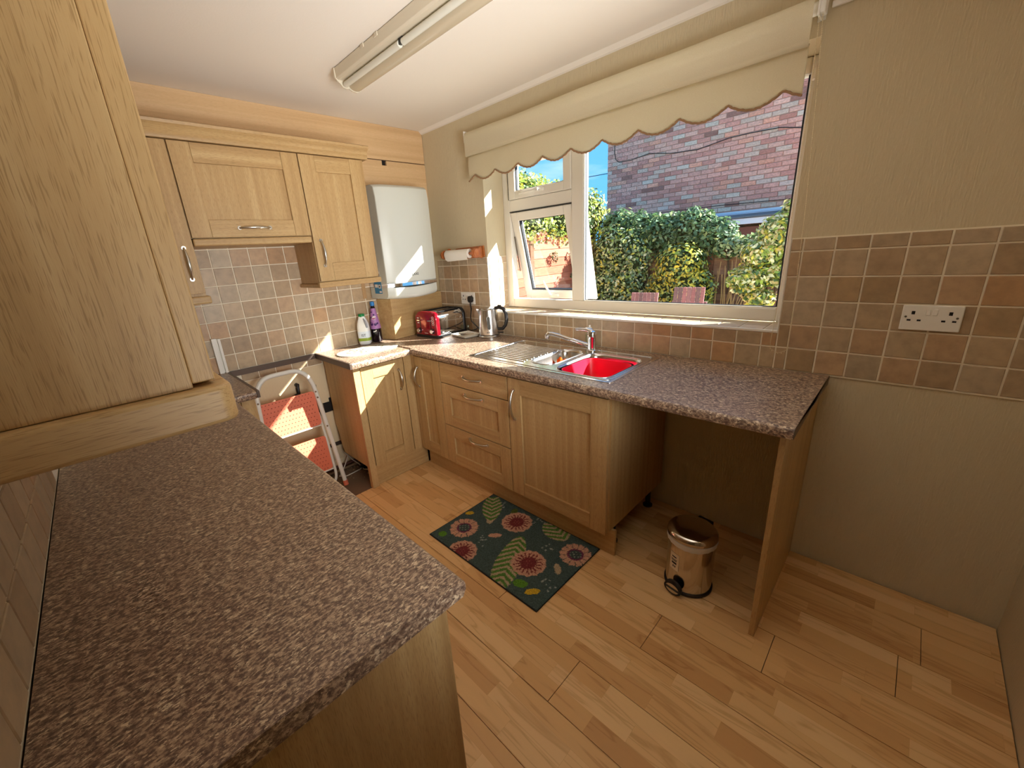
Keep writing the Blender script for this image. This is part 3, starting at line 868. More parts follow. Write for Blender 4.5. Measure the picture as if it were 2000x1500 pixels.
part('board', MB().box(0.001, 0.019, -0.70, -0.384, 1.92, 2.186).box(0.001, 0.019, -0.346, -0.002, 1.92, 2.186).box(0.001, 0.019, -0.384, -0.346, 1.92, 2.155), beechY, t)
part('gap_shade', MB().box(0.0005, 0.003, -0.70, -0.002, 2.14, 2.192), M_dark, t)  # dark sheet paints the shade in the gap and notch

# boiler
t = thing('boiler', 'white wall boiler with a chrome strip in the corner by the window', 'boiler', (0.16, -0.41, 1.235))
def bsec(z, dx):
    # plan of the casing, front slightly bowed
    pts = [(0.0195, -0.20), (0.0195, -0.625)]
    for k in range(0, 9):
        s = k / 8; y = -0.625 + 0.425 * s
        bow = 0.018 * (1 - (2 * s - 1) ** 2)
        pts.append((0.282 + dx + bow - (0.02 if k in (0,) else 0) - (0.006 if k == 8 else 0), y + (0.0 if k else 0.0)))
    return [(p[0], p[1], z) for p in pts]
def bloops(z0, z1, n=6, d0=0.0, d1=0.0):
    return [bsec(z0 + (z1 - z0) * i / n, d0 + (d1 - d0) * i / n) for i in range(n + 1)]
case = MB().loft([bsec(1.338, 0.0), bsec(1.36, 0.004), bsec(1.9, 0.004), bsec(1.965, -0.006), bsec(1.982, -0.028), bsec(1.986, -0.06)])
part('casing', case, M_enamel, t, 0.004, smooth=40)
lower = MB()
lo = []
for i, (dz, dx) in enumerate(((0.0, -0.03), (0.012, -0.008), (0.03, 0.0), (0.08, 0.0))):
    sec = bsec(1.235, dx)
    out = []
    for j, p in enumerate(sec):
        s = 0.0 if j < 2 else (j - 2) / 8
        z = 1.232 + dz - (0.012 * math.sin(PI * s) if j >= 2 else 0.0)
        out.append((p[0], p[1], min(z, 1.313)))
    lo.append(out)
part('lower_cover', MB().loft(lo), M_enamel, t, smooth=50)
part('chrome_strip', MB().loft([bsec(1.311, -0.004), bsec(1.313, 0.009), bsec(1.335, 0.009), bsec(1.339, -0.004)]), M_chrome, t, smooth=40)
text('brand_lettering', 'BAXI', 0.027, M_ink, t, (0.3045, -0.405, 1.388), (0, 1, 0), (0, 0, 1))
part('energy_label', MB().box(0.085, 0.185, -0.6262, -0.6252, 1.268, 1.40), M_cyan, t)
st = MB().box(0.085, 0.185, -0.6266, -0.6258, 1.386, 1.425)
st.box(0.095, 0.135, -0.6268, -0.626, 1.312, 1.334).box(0.145, 0.175, -0.6268, -0.626, 1.306, 1.332).box(0.15, 0.18, -0.6268, -0.626, 1.275, 1.287)
for k in range(4): st.box(0.095 + 0.022 * k, 0.111 + 0.022 * k, -0.6268, -0.626, 1.352, 1.362)
part('label_print', st, M_paper, t)
part('label_print', MB().box(0.15, 0.178, -0.627, -0.6262, 1.392, 1.408), M_ink, t)
part('label_print', MB().box(0.152, 0.168, -0.627, -0.6264, 1.312, 1.326), M_ink, t)
solo('pipe_boxing', MB().prism([(0.0095, -0.585), (0.140, -0.542), (0.075, -0.012), (0.0095, -0.012)], 'z', 0.911, 1.219), oakY,
     'boxed-in oak panel under the boiler, standing on the corner of the worktop', 'boxing', (0.07, -0.3, 0.911), bevel=0.002)
solo('patched_wall_strip', MB().box(0.0085, 0.012, -0.690, -0.662, 1.235, 1.375), mat('patchy_filler', S(176, 140, 98), 0.9, bump=((90, 90, 90), 0.5, 0.003)),
     'narrow strip of rough brown filler between the tiles and the boiler', 'filler', (0.01, -0.676, 1.235))

# foreground wall cabinet
t = thing('wall_cabinet', 'large oak wall cabinet filling the left foreground, seen from its side', 'cabinet', (2.0, -2.2, 1.34))
part('carcass', MB().box(1.00, 2.342, W + 0.0005, -2.094, 1.387, 2.20), oakZ, t)
part('side_panel', MB().box(2.342, 2.360, W + 0.0005, -2.092, 1.385, 2.20), oakZ, t, 0.001)
for k in range(3):
    a = 1.002 + 0.4525 * k
    shaker('door', t, 'y+', -2.0915, a, a + 0.452, 1.387, 2.20, hnd=(a + 0.045, 1.56, 0.15, True))
pl = [(2.372, W + 0.001)] + [(2.372 - 0.016 + 0.016 * math.cos(a), -2.074 + 0.016 * math.sin(a)) for a in [k * PI / 2 / 6 for k in range(7)]] + [(2.338, -2.058), (2.338, W + 0.001)]
part('pelmet', MB().prism(pl, 'z', 1.343, 1.3845), oakY, t, 0.005, seg=3, smooth=40)
part('pelmet', MB().box(1.0, 2.3375, -2.09, -2.058, 1.343, 1.3845), oakX, t, 0.005, seg=3)

# ------------------------------------------------------------------ sink, tap, bowl
t = thing('sink', 'stainless steel inset sink with ribbed drainer, half bowl and main bowl', 'sink', (1.52, -0.34, 0.90))
out = rrect(1.04, 2.0, -0.597, -0.082, 0.02)
half = rrect(1.445, 1.605, -0.515, -0.165, 0.06)
main = rrect(1.648, 1.962, -0.565, -0.160, 0.07)
mb = MB().holed(out, [half, main], 0.9102, 0.9125)
part('plate', mb, M_sink, t)
def bowl_shell(x0, x1, y0, y1, r, depth, z=0.9125):
    L = []
    for (ins, dz) in ((0.0, 0.0), (0.004, 0.004), (0.008, 0.016), (0.014, depth * 0.6), (0.022, depth - 0.03), (0.04, depth - 0.006), (0.06, depth)):
        L.append([(p[0], p[1], z - dz) for p in rrect(x0 + ins, x1 - ins, y0 + ins, y1 - ins, max(r - ins * 0.6, 0.015), 6)])
    return MB().loft(L, cap0=False)
part('half_bowl', bowl_shell(1.445, 1.605, -0.515, -0.165, 0.06, 0.10), M_sink, t, smooth=60)
part('main_bowl', bowl_shell(1.648, 1.962, -0.565, -0.160, 0.07, 0.155), M_sink, t, smooth=60)
rim = MB()
for lp in (half, main):
    rim.tube([(p[0], p[1], 0.9128) for p in lp], 0.0032, 6, closed=True)
rim.tube([(p[0], p[1], 0.9125) for p in rrect(1.062, 1.978, -0.575, -0.104, 0.03)], 0.003, 6, closed=True)
part('rolled_rim', rim, M_sink, t, smooth=80)
for k in range(11):
    y = -0.522 + 0.031 * k
    x1 = 1.425 + (0.0 if k % 2 else 0.008)
    part('drainer_rib', MB().tube([(1.085 + 0.004 * k * 0.3, y, 0.9128), (x1, y, 0.9128)], 0.0042, 8), M_sink, t, smooth=60)
part('waste', MB().lathe([(0.0, 0.0), (0.03, 0.0), (0.036, 0.003), (0.036, 0.0)], (1.525, -0.34, 0.8135), 20), M_chrome, t, smooth=40)

def shell(loops_out, th):
    """open container from outer loops, with an inner skin"""
    mb = MB()
    inner = []
    for l in loops_out:
        cx = sum(p[0] for p in l) / len(l); cy = sum(p[1] for p in l) / len(l)
        q = []
        for p in l:
            d = Vector((p[0] - cx, p[1] - cy)); k = max(0.0, 1 - th / max(d.length, 1e-4))
            q.append((cx + d.x * k, cy + d.y * k, p[2]))
        inner.append(q)
    inner[-1] = [(p[0], p[1], p[2] + th) for p in inner[-1]]
    return mb.loft(list(reversed(loops_out)) + inner, cap0=True, cap1=True)
L = []
for ins, z in ((-0.002, 0.906), (0.006, 0.906), (0.008, 0.896), (0.02, 0.83), (0.034, 0.785), (0.05, 0.772)):
    L.append([(p[0], p[1], z) for p in rrect(1.662 + ins, 1.948 - ins, -0.548 + ins, -0.232 - ins, max(0.06 - ins * 0.5, 0.02), 6)])
solo('washing_up_bowl', shell(L, 0.004), M_red, 'bright red plastic washing-up bowl sitting in the main sink bowl', 'bowl', (1.80, -0.39, 0.772), smooth=50)
mb = MB()
for k in range(5):
    mb.tube([(1.472 + 0.011 * k, -0.255 + 0.01 * math.sin(k * 2.1), 0.826), (1.480 + 0.011 * k, -0.272, 0.868 + 0.012 * math.sin(k * 1.7)), (1.492 + 0.010 * k, -0.295 + 0.010 * math.cos(k), 0.828)], [0.012, 0.011, 0.013], 8)
solo('dish_cloth', mb, M_orange, 'crumpled orange cloth lying in the half bowl of the sink', 'cloth', (1.50, -0.275, 0.81), smooth=60)
mb = MB().tube([(1.565, -0.40, 0.834), (1.572, -0.33, 0.85), (1.578, -0.27, 0.868), (1.58, -0.22, 0.878)], [0.016, 0.008, 0.007, 0.009], 8)
solo('dish_brush', mb, mat('grey_plastic', S(96, 92, 92), 0.4), 'small grey dish brush leaning in the half bowl beside the orange cloth', 'brush', (1.57, -0.32, 0.83), smooth=50)
t = thing('mixer_tap', 'chrome mixer tap with a long swan spout behind the sink', 'tap', (1.612, -0.128, 0.9125))
part('body', MB().lathe([(0.030, 0.9126), (0.030, 0.918), (0.025, 0.922), (0.0245, 0.975), (0.027, 0.985), (0.028, 1.012), (0.023, 1.028), (0.010, 1.033), (0.0, 1.034)], (1.612, -0.128, 0), 24), M_chrome, t, smooth=40)
sp = [(1.600, -0.138, 0.944), (1.575, -0.147, 0.952), (1.50, -0.165, 0.972), (1.42, -0.182, 0.993), (1.375, -0.192, 1.002), (1.352, -0.197, 1.001), (1.342, -0.199, 0.992), (1.340, -0.1995, 0.974)]
part('spout', MB().tube(sp, [0.014, 0.0125, 0.012, 0.012, 0.012, 0.0135, 0.014, 0.014], 12), M_chrome, t, smooth=50)
part('lever', MB().tube([(1.612, -0.128, 1.025), (1.585, -0.138, 1.036), (1.545, -0.150, 1.038), (1.520, -0.158, 1.034)], [0.017, 0.013, 0.010, 0.006], 10), M_chrome, t, smooth=50)
t = thing('soap_bottle', 'clear pump bottle of washing-up liquid standing behind the tap', 'bottle', (1.545, -0.045, 0.9128))
part('body', MB().lathe([(0.022, 0.9132), (0.024, 0.918), (0.024, 0.985), (0.018, 1.0), (0.010, 1.005), (0.010, 1.012)], (1.545, -0.045, 0), 18), M_clear, t, smooth=40)
part('cap', MB().lathe([(0.012, 1.0125), (0.012, 1.03), (0.006, 1.034), (0.006, 1.045)], (1.545, -0.045, 0), 14), M_white, t, smooth=40)

# ------------------------------------------------------------------ things on the worktop
# toaster (built facing local -y)
t = thing('toaster', 'red four-slice toaster with chrome body and two knobs, against the corner', 'toaster', (0.300, -0.212, 0.9105), rotz=math.radians(5), local=True)
def tsec(w, h, y, r=0.05, z0=0.022):
    pts = [(-w / 2, y, z0), (-w / 2, y, h - r)]
    for k in range(1, 7):
        a = PI - PI / 2 * k / 6; pts.append((-w / 2 + r + r * math.cos(a), y, h - r + r * math.sin(a)))
    for k in range(0, 7):
        a = PI / 2 - PI / 2 * k / 6; pts.append((w / 2 - r + r * math.cos(a), y, h - r + r * math.sin(a)))
    pts += [(w / 2, y, z0)]
    return pts
part('body', MB().loft([tsec(0.238, 0.188, -0.135), tsec(0.242, 0.192, -0.10), tsec(0.242, 0.192, 0.10), tsec(0.238, 0.188, 0.135)]), M_chrome, t, smooth=40)
part('red_end', MB().loft([tsec(0.205, 0.172, -0.162, 0.05), tsec(0.238, 0.190, -0.158, 0.052), tsec(0.250, 0.198, -0.148, 0.055), tsec(0.250, 0.198, -0.13, 0.055)]), M_redenamel, t, smooth=40)
part('rear_end', MB().loft([tsec(0.250, 0.196, 0.13, 0.055), tsec(0.250, 0.196, 0.148, 0.055), tsec(0.225, 0.18, 0.158, 0.05)]), M_black, t, smooth=40)
part('base', MB().box(-0.124, 0.124, -0.160, 0.155, 0.0, 0.024), M_black, t, 0.004)
for x in (-0.083, -0.034, 0.034, 0.083):
    part('slot', MB().box(x - 0.013, x + 0.013, -0.10, 0.115, 0.1905, 0.1935), M_dark, t)
for x in (-0.06, 0.06):
    part('lever_track', MB().box(x - 0.0035, x + 0.0035, -0.1632, -0.1615, 0.065, 0.155), M_black, t)
    part('lever', MB().box(x - 0.016, x + 0.016, -0.182, -0.160, 0.128, 0.138), M_chrome, t, 0.003)
    part('knob', MB().disc((x * 1.25, -0.160, 0.052), (0, -1, 0), 0.021, 0.005, 20), M_black, t)
    part('knob', MB().disc((x * 1.25, -0.164, 0.052), (0, -1, 0), 0.016, 0.016, 20), M_chrome, t, 0.002, smooth=40)
for z in (0.112, 0.130, 0.148):
    part('button', MB().box(-0.088, -0.074, -0.167, -0.160, z - 0.004, z + 0.004), M_white, t, 0.001)
pr = MB()
for k in range(4): pr.tube([(0.086 + 0.010 * math.cos(a), -0.1625, 0.105 + 0.017 * k + 0.007 * math.sin(a)) for a in [i * PI / 5 for i in range(0, 10)]], 0.0011, 5, closed=True)
pr.box(-0.02, 0.02, -0.1625, -0.161, 0.0335, 0.036)
part('printed_marks', pr, M_white, t)
sidep = MB()
sidep.tube([(0.1222, -0.07, 0.12), (0.1222, 0.09, 0.12), (0.1222, 0.10, 0.13), (0.1222, 0.09, 0.142), (0.1222, -0.07, 0.142), (0.1222, -0.08, 0.131)], 0.0016, 6, closed=True)
part('pressed_outline', sidep, M_chrome, t)

# kettle (handle along local +x)
KX, KY = 0.745, -0.118
t = thing('kettle', 'brushed steel jug kettle with a black handle on its base by the socket', 'kettle', (KX, KY, 0.9105), rotz=math.radians(27), local=True)
part('power_base', MB().lathe([(0.079, 0.0), (0.080, 0.012), (0.074, 0.019), (0.0, 0.019)], n=36), M_steel, t, smooth=40)
part('body', MB().lathe([(0.070, 0.021), (0.0765, 0.025), (0.0765, 0.055), (0.0735, 0.12), (0.0675, 0.185), (0.066, 0.200), (0.060, 0.205), (0.0, 0.206)], n=40), M_steel, t, smooth=40)
part('black_ring', MB().lathe([(0.0715, 0.0185), (0.0745, 0.0215), (0.0715, 0.0245)], n=36), M_black, t)
part('lid', MB().lathe([(0.058, 0.2055), (0.056, 0.212), (0.04, 0.217), (0.0, 0.2185)], n=36), M_steel, t, smooth=40)
part('spout', MB().loft([[(-0.060, -0.022, 0.160), (-0.060, 0.022, 0.160), (-0.066, 0.0, 0.15)], [(-0.066, -0.018, 0.196), (-0.066, 0.018, 0.196), (-0.088, 0.0, 0.192)], [(-0.064, -0.018, 0.204), (-0.064, 0.018, 0.204), (-0.092, 0.0, 0.205)]]), M_steel, t, smooth=60)
hp = [(0.052, 0, 0.208), (0.085, 0, 0.214), (0.115, 0, 0.204), (0.134, 0, 0.170), (0.137, 0, 0.125), (0.126, 0, 0.085), (0.104, 0, 0.060), (0.075, 0, 0.058)]
part('handle', MB().tube(hp, [0.012, 0.0135, 0.0135, 0.013, 0.0125, 0.012, 0.012, 0.012], 10), M_black, t, smooth=60)
part('lid_button', MB().box(0.075, 0.10, -0.008, 0.008, 0.222, 0.231), M_black, t, 0.002)
part('switch', MB().box(0.070, 0.108, -0.008, 0.008, 0.030, 0.037), M_black, t, 0.002)
# water gauge faces the room
ga = math.radians(-44 - 27)
gp = []
def gauge(hw, z0, z1, r_add):
    l = []
    for k in range(16):
        a = 2 * PI * k / 16; x = hw * math.cos(a); z = (z0 + z1) / 2 + ((z1 - z0) / 2 - hw) * (1 if math.sin(a) > 0 else -1) * (abs(math.sin(a)) > 0.01) + hw * math.sin(a)
        rad = 0.0765 - 0.0095 * max(0, min(1, (z - 0.055) / 0.145)) + r_add
        aa = ga + x / rad
        l.append((rad * math.cos(aa), rad * math.sin(aa), z))
    return l
part('water_gauge_frame', MB().loft([gauge(0.0155, 0.062, 0.160, -0.002), gauge(0.0155, 0.062, 0.160, 0.0022)]), M_steel, t)
part('water_gauge', MB().loft([gauge(0.012, 0.066, 0.156, -0.001), gauge(0.012, 0.066, 0.156, 0.0032)]), mat('smoky_gauge', S(92, 92, 88), 0.15), t)
mk = MB()
for k in range(7):
    aa = ga + 0.10 - 0.045 * k - 0.06
    mk.box(0, 0.003, -0.0011, 0.0011, -0.0025, 0.0025 + (0.002 if k == 0 else 0)); n8 = 8
    Mx = Matrix.Translation((0.0762 * math.cos(aa), 0.0762 * math.sin(aa), 0.044)) @ Matrix.Rotation(aa, 4, 'Z')
    mk.v[-n8:] = [tuple(Mx @ Vector(p)) for p in mk.v[-n8:]]
part('small_lettering', mk, M_ink, t)

# spoon rest
t = thing('spoon_rest', 'shallow white square dish between the toaster and the kettle', 'dish', (0.565, -0.190, 0.9105), rotz=math.radians(-8), local=True)
L = [[(p[0], p[1], z) for p in rrect(-0.098 + i, 0.098 - i, -0.080 + i, 0.080 - i, 0.012)] for i, z in ((0.0, 0.020), (0.004, 0.010), (0.018, 0.0))]
part('dish', shell(L, 0.010), M_cream, t, smooth=40)
mb = MB().lathe([(0.0, 0.0), (0.012, 0.001), (0.021, 0.006), (0.022, 0.008), (0.018, 0.0065), (0.0, 0.003)], (0, 0, 0), 18)
mb.v = [(0.548 + p[0] * 1.3, -0.205 + p[1], 0.9208 + p[2]) for p in mb.v]
mb.tube([(0.575, -0.203, 0.928), (0.61, -0.192, 0.933), (0.640, -0.180, 0.9345)], [0.003, 0.0026, 0.0035], 6)
solo('spoon', mb, M_steel, 'steel spoon lying in the white square dish', 'spoon', (0.56, -0.2, 0.92), smooth=50)

# chopping board
t = thing('chopping_board', 'oblong cream board printed with leaves, lying on the worktop right of the cooker gap', 'board', (0.285, -0.845, 0.9105), rotz=math.radians(-3), local=True)
bo = rrect(-0.112, 0.112, -0.225, 0.205, 0.108, 8)
part('board', MB().loft([[(p[0], p[1], 0.0) for p in bo], [(p[0], p[1], 0.008) for p in bo]]), M_cream, t, 0.002)
lp = MB(); fpn = MB()
for k in range(26):
    x, y = R.uniform(-0.075, 0.075), R.uniform(-0.185, 0.165)
    if abs(x) + abs(y + 0.01) * 0.25 > 0.1: continue
    a = R.uniform(0, PI); l, w = R.uniform(0.010, 0.018), R.uniform(0.004, 0.007)
    pts = [(x + l * math.cos(q) * math.cos(a) - w * math.sin(q) * math.sin(a), y + l * math.cos(q) * math.sin(a) + w * math.sin(q) * math.cos(a), 0.0083) for q in [i * PI / 4 for i in range(8)]]
    (lp if k % 4 else fpn).add(pts, [tuple(range(8))])
part('leaf_print', lp, mat('leaf_print_green', S(112, 116, 66), 0.5), t)
part('leaf_print', fpn, mat('leaf_print_brown', S(120, 84, 58), 0.5), t)
part('border_line', MB().tube([(p[0] * 0.93, (p[1] + 0.01) * 0.95 - 0.01, 0.008) for p in bo], 0.0008, 4, closed=True), mat('border_ink', S(120, 104, 92), 0.5), t)

# milk bottle
t = thing('milk_bottle', 'white plastic milk bottle with green cap in front of the tiles', 'bottle', (0.066, -0.757, 0.9105), rotz=math.radians(50), local=True)
L = []
for (w, d, z) in ((0.032, 0.030, 0.0), (0.041, 0.038, 0.008), (0.043, 0.040, 0.05), (0.043, 0.040, 0.105), (0.0415, 0.039, 0.112), (0.043, 0.040, 0.12), (0.040, 0.037, 0.148), (0.031, 0.030, 0.18), (0.023, 0.023, 0.2), (0.021, 0.021, 0.208)):
    L.append([(p[0], p[1], z) for p in rrect(-w, w, -d, d, min(w, d) * 0.62, 5)])
part('body', MB().loft(L), M_milk, t, smooth=50)
hp = [(0.016, -0.026, 0.192), (0.026, -0.034, 0.175), (0.034, -0.041, 0.15), (0.037, -0.042, 0.128)]
part('handle_recess_shade', MB().tube(hp, [0.005, 0.008, 0.008, 0.006], 8), mat('shaded_plastic', S(150, 152, 158), 0.4), t, smooth=50)  # grey tube paints the shade of the grip hollow
part('cap', MB().lathe([(0.0225, 0.205), (0.0225, 0.223), (0.020, 0.226), (0.0, 0.226)], n=24), M_green, t, smooth=40)
def wrap(z0, z1, a0, a1, r, n=14):
    mb = MB(); vs = []
    for z in (z0, z1):
        for k in range(n + 1):
            a = a0 + (a1 - a0) * k / n; vs.append((r * math.cos(a), r * math.sin(a), z))
    return mb.add(vs, [(k, k + 1, n + 2 + k, n + 1 + k) for k in range(n)])
part('label_sheet', MB().loft([[(p[0], p[1], z) for p in rrect(-0.0436, 0.0436, -0.0406, 0.0406, 0.025, 5)] for z in (0.03, 0.10)], False, False), mat('pale_blue_label', S(222, 230, 236), 0.5), t, smooth=50)
part('label_print', MB().loft([[(p[0], p[1], z) for p in rrect(-0.044, 0.044, -0.041, 0.041, 0.025, 5)] for z in (0.03, 0.052)], False, False), mat('meadow_print', S(150, 172, 52), 0.5), t, smooth=50)
text('lettering', 'IST', 0.026, M_ink, t, (0.004, -0.0418, 0.072), (1, 0, 0), (0, 0, 1))
# squash bottle
SX, SY = 0.052, -0.650
t = thing('squash_bottle', 'dark squash bottle with purple berry label and blue cap, beside the milk', 'bottle', (SX, SY, 0.9105))
def ln(prof): return MB().lathe([(r, z + 0.9105) for r, z in prof], (SX, SY, 0), 28)
part('body', ln([(0.036, 0.0), (0.0395, 0.006), (0.0395, 0.10), (0.037, 0.125), (0.017, 0.255), (0.0135, 0.265), (0.0135, 0.275)]), M_juice, t, smooth=40)
part('cap', ln([(0.0155, 0.270), (0.016, 0.272), (0.016, 0.298), (0.013, 0.301), (0.0, 0.301)]), M_blue, t, smooth=40)
part('label_sheet', ln([(0.0400, 0.100), (0.0378, 0.1252), (0.0178, 0.252)]), mat('mauve_label', S(168, 116, 172), 0.45), t, smooth=60)
bp_ = MB(); wp_ = MB(); rp_ = MB()
def spot(mb, ang_, z, w, h):
    r = (0.0378 - (z - 0.125) / 0.127 * 0.020 if z > 0.125 else 0.0385) + 0.0009
    pts = [((r) * math.cos(ang_ + w / r * math.cos(q)) + SX, (r) * math.sin(ang_ + w / r * math.cos(q)) + SY, 0.9105 + z + h * math.sin(q)) for q in [i * PI / 6 for i in range(12)]]
    pts2 = []
    for i, q in enumerate([i * PI / 6 for i in range(12)]):
        zz = z + h * math.sin(q); rr = (0.0378 - (zz - 0.125) / 0.127 * 0.020 if zz > 0.125 else 0.0388) + 0.0009
        aa = ang_ + w / rr * math.cos(q); pts2.append((rr * math.cos(aa) + SX, rr * math.sin(aa) + SY, 0.9105 + zz))
    mb.add(pts2, [tuple(range(12))])
a0 = math.radians(-42)
for da, z, w in ((-0.5, 0.225, 0.006), (0.2, 0.205, 0.007), (-0.7, 0.185, 0.007), (0.3, 0.135, 0.011), (-0.45, 0.137, 0.012), (0.75, 0.14, 0.008), (-0.9, 0.15, 0.007)): spot(bp_, a0 + da, z, w, w)
spot(wp_, a0 + 0.05, 0.178, 0.016, 0.011); spot(wp_, a0 + 0.25, 0.19, 0.012, 0.006)
part('berry_print', bp_, mat('berry_ink', S(62, 26, 92), 0.4), t)
part('label_print', wp_, M_paper, t)
for da in (-0.35, 0.0, 0.35):
    r_ = MB(); spot(r_, a0 + 0.05 + da, 0.1785, 0.0032, 0.0055); r_.v = [((p[0] - SX) * 1.012 + SX, (p[1] - SY) * 1.012 + SY, p[2]) for p in r_.v]
    part('label_print', r_, mat('red_ink', S(176, 34, 60), 0.5), t)
e_ = MB()
for da, z, w, h in ((0.0, 0.082, 0.010, 0.004), (0.25, 0.088, 0.004, 0.006), (-0.2, 0.08, 0.004, 0.005)):
    rr = 0.0402
    e_.add([(rr * math.cos(a0 + da + w / rr * math.cos(q)) + SX, rr * math.sin(a0 + da + w / rr * math.cos(q)) + SY, 0.9105 + z + h * math.sin(q)) for q in [i * PI / 5 for i in range(10)]], [tuple(range(10))])
part('emblem', e_, M_paper, t)

# kitchen-roll holder
t = thing('paper_roll_holder', 'orange varnished wooden kitchen-roll holder on the wall by the window', 'holder', (0.43, -0.03, 1.45))
bk = [(0.215, 1.50), (0.225, 1.53), (0.26, 1.536), (0.30, 1.532), (0.325, 1.546), (0.63, 1.552), (0.636, 1.475), (0.60, 1.468), (0.27, 1.468), (0.225, 1.478)]
part('back_board', MB().prism(bk, 'y', -0.015, -0.001), M_terra, t, 0.002)
def bracket(x):
    pts = [(-0.015, 1.545), (-0.03, 1.552), (-0.05, 1.535), (-0.085, 1.538), (-0.108, 1.525), (-0.116, 1.505), (-0.108, 1.482), (-0.085, 1.472), (-0.045, 1.474), (-0.02, 1.466), (-0.015, 1.466)]
    return MB().prism(pts, 'x', x - 0.010, x + 0.010)
part('bracket', bracket(0.255), M_terra, t, 0.003); 
br = part('bracket', bracket(0.612), M_terra, t, 0.003)
part('end_ring', MB().lathe([(0.026, 0.0), (0.026, 0.004), (0.020, 0.004), (0.016, 0.001), (0.0, 0.001)], (0.622, -0.080, 1.505), 22, Matrix.Rotation(PI / 2, 3, 'Y')), M_terra, br, smooth=40)
part('dowel', MB().tube([(0.262, -0.080, 1.505), (0.606, -0.080, 1.505)], 0.009, 10), M_terra, t)
rl = MB().lathe([(0.012, 0.0), (0.0325, 0.0), (0.0325, 0.262), (0.012, 0.262), (0.012, 0.0)], (0.292, -0.080, 1.505), 26, Matrix.Rotation(PI / 2, 3, 'Y'))
rl.add([(0.292, -0.1125, 1.500), (0.554, -0.1125, 1.500), (0.554, -0.110, 1.470), (0.30, -0.109, 1.468), (0.554, -0.100, 1.462), (0.32, -0.104, 1.455)], [(0, 1, 2, 3), (3, 2, 4, 5)])
solo('kitchen_roll', rl, M_paper, 'thin white kitchen roll on the wooden holder', 'paper roll', (0.42, -0.08, 1.47), smooth=40)

# sockets
def sock(name, label, x0, x1, z0, z1, plug=False):
    t = thing(name, label, 'socket', ((x0 + x1) / 2, -0.01, z0), 'double sockets on the window wall')
    y = -0.0092
    part('plate', MB().box(x0, x1, y - 0.009, y, z0, z1), M_white, t, 0.003)
    cx, h = (x0 + x1) / 2, z1 - z0
    w = x1 - x0
    for s in (-1, 1):
        sx = cx + s * w * 0.285
        hl = MB().box(sx - 0.0045 + s * 0.003, sx + 0.0045 + s * 0.003, y - 0.0096, y - 0.008, z0 + 0.058, z0 + 0.070)
        hl.box(sx - 0.016, sx - 0.006, y - 0.0096, y - 0.008, z0 + 0.034, z0 + 0.040).box(sx + 0.010, sx + 0.020, y - 0.0096, y - 0.008, z0 + 0.034, z0 + 0.040)
        part('pin_hole', hl, M_dark, t)
        part('switch', MB().box(cx + s * 0.0085 - 0.0058, cx + s * 0.0085 + 0.0058, y - 0.0118, y - 0.008, z0 + 0.056, z0 + 0.078), M_white, t, 0.0015)
        part('screw', MB().disc((cx + s * w * 0.42, y - 0.0086, z0 + h * 0.54), (0, -1, 0), 0.0036, 0.0012, 12), M_steel, t)
    return t
sock('double_socket', 'white double socket on the tiles at the right', 2.858, 3.010, 1.123, 1.214)
sock('double_socket', 'white double socket with a black plug, behind the kettle', 0.338, 0.498, 1.123, 1.214)
t = thing('power_plug', 'black plug in the left double socket with its lead to the kettle', 'plug', (0.463, -0.03, 1.14))
pl = [[(0.463 + p[0], y, 1.165 + p[1]) for p in rrect(-w, w, -0.026, 0.024, 0.018)] for y, w in ((-0.0187, 0.024), (-0.035, 0.024), (-0.046, 0.019))]
part('plug_body', MB().loft(pl), M_black, t, 0.003, smooth=50)
part('lead', MB().tube([(0.463, -0.034, 1.142), (0.462, -0.034, 1.12), (0.463, -0.03, 1.09), (0.452, -0.026, 1.055), (0.440, -0.024, 1.02), (0.448, -0.024, 0.99), (0.49, -0.03, 0.968), (0.56, -0.05, 0.945), (0.66, -0.08, 0.92), (0.705, -0.09, 0.918)], [0.006] * 3 + [0.0042] * 7, 8), M_black, t, smooth=70)
t = thing('power_lead', 'thin black lead curling on the worktop behind the toaster', 'cable', (0.5, -0.05, 0.915))
part('lead', MB().tube([(0.41, -0.045, 0.93), (0.45, -0.035, 0.918), (0.50, -0.03, 0.93), (0.54, -0.04, 0.95), (0.58, -0.045, 0.94), (0.64, -0.04, 0.915), (0.69, -0.05, 0.915)], 0.0036, 8), M_black, t, smooth=70)
solo('cable_tag', MB().box(0.425, 0.452, -0.058, -0.0565, 0.925, 0.965), M_clear, 'little clear plastic tag on the lead behind the toaster', 'tag', (0.44, -0.057, 0.925))

# ------------------------------------------------------------------ blind and light
t = thing('roman_blind', 'cream fabric blind with a scalloped braided hem over the window', 'blind', (1.52, -0.05, 1.97))
BX0, BX1, BY = 0.590, 2.458, -0.070
nx = 400
vs = []; fs = []
def hem(x):
    s = ((x - 0.656) / 0.1938) % 1.0
    return 2.011 - 0.038 * (1 - abs(2 * s - 1) ** 1.9)
rows = 10
for i in range(nx + 1):
    x = BX0 + (BX1 - BX0) * i / nx
    zb = hem(x)
    for j in range(rows + 1):
        z = 2.135 + (zb - 2.135) * j / rows
        rip = 0.0018 * math.sin(x * 9 + z * 30) + 0.0014 * math.sin(x * 23 - z * 41)
        vs.append((x, BY + 0.012 - 0.004 * j / rows + rip, z))
for i in range(nx):
    for j in range(rows):
        a = i * (rows + 1) + j; fs.append((a, a + 1, a + rows + 2, a + rows + 1))
mbv = MB().add(vs, fs)
o = part('valance', mbv, M_fabric, t, smooth=180)
sd_ = o.modifiers.new('thickness', 'SOLIDIFY'); sd_.thickness = 0.0012
up = MB(); vs = []; fs = []
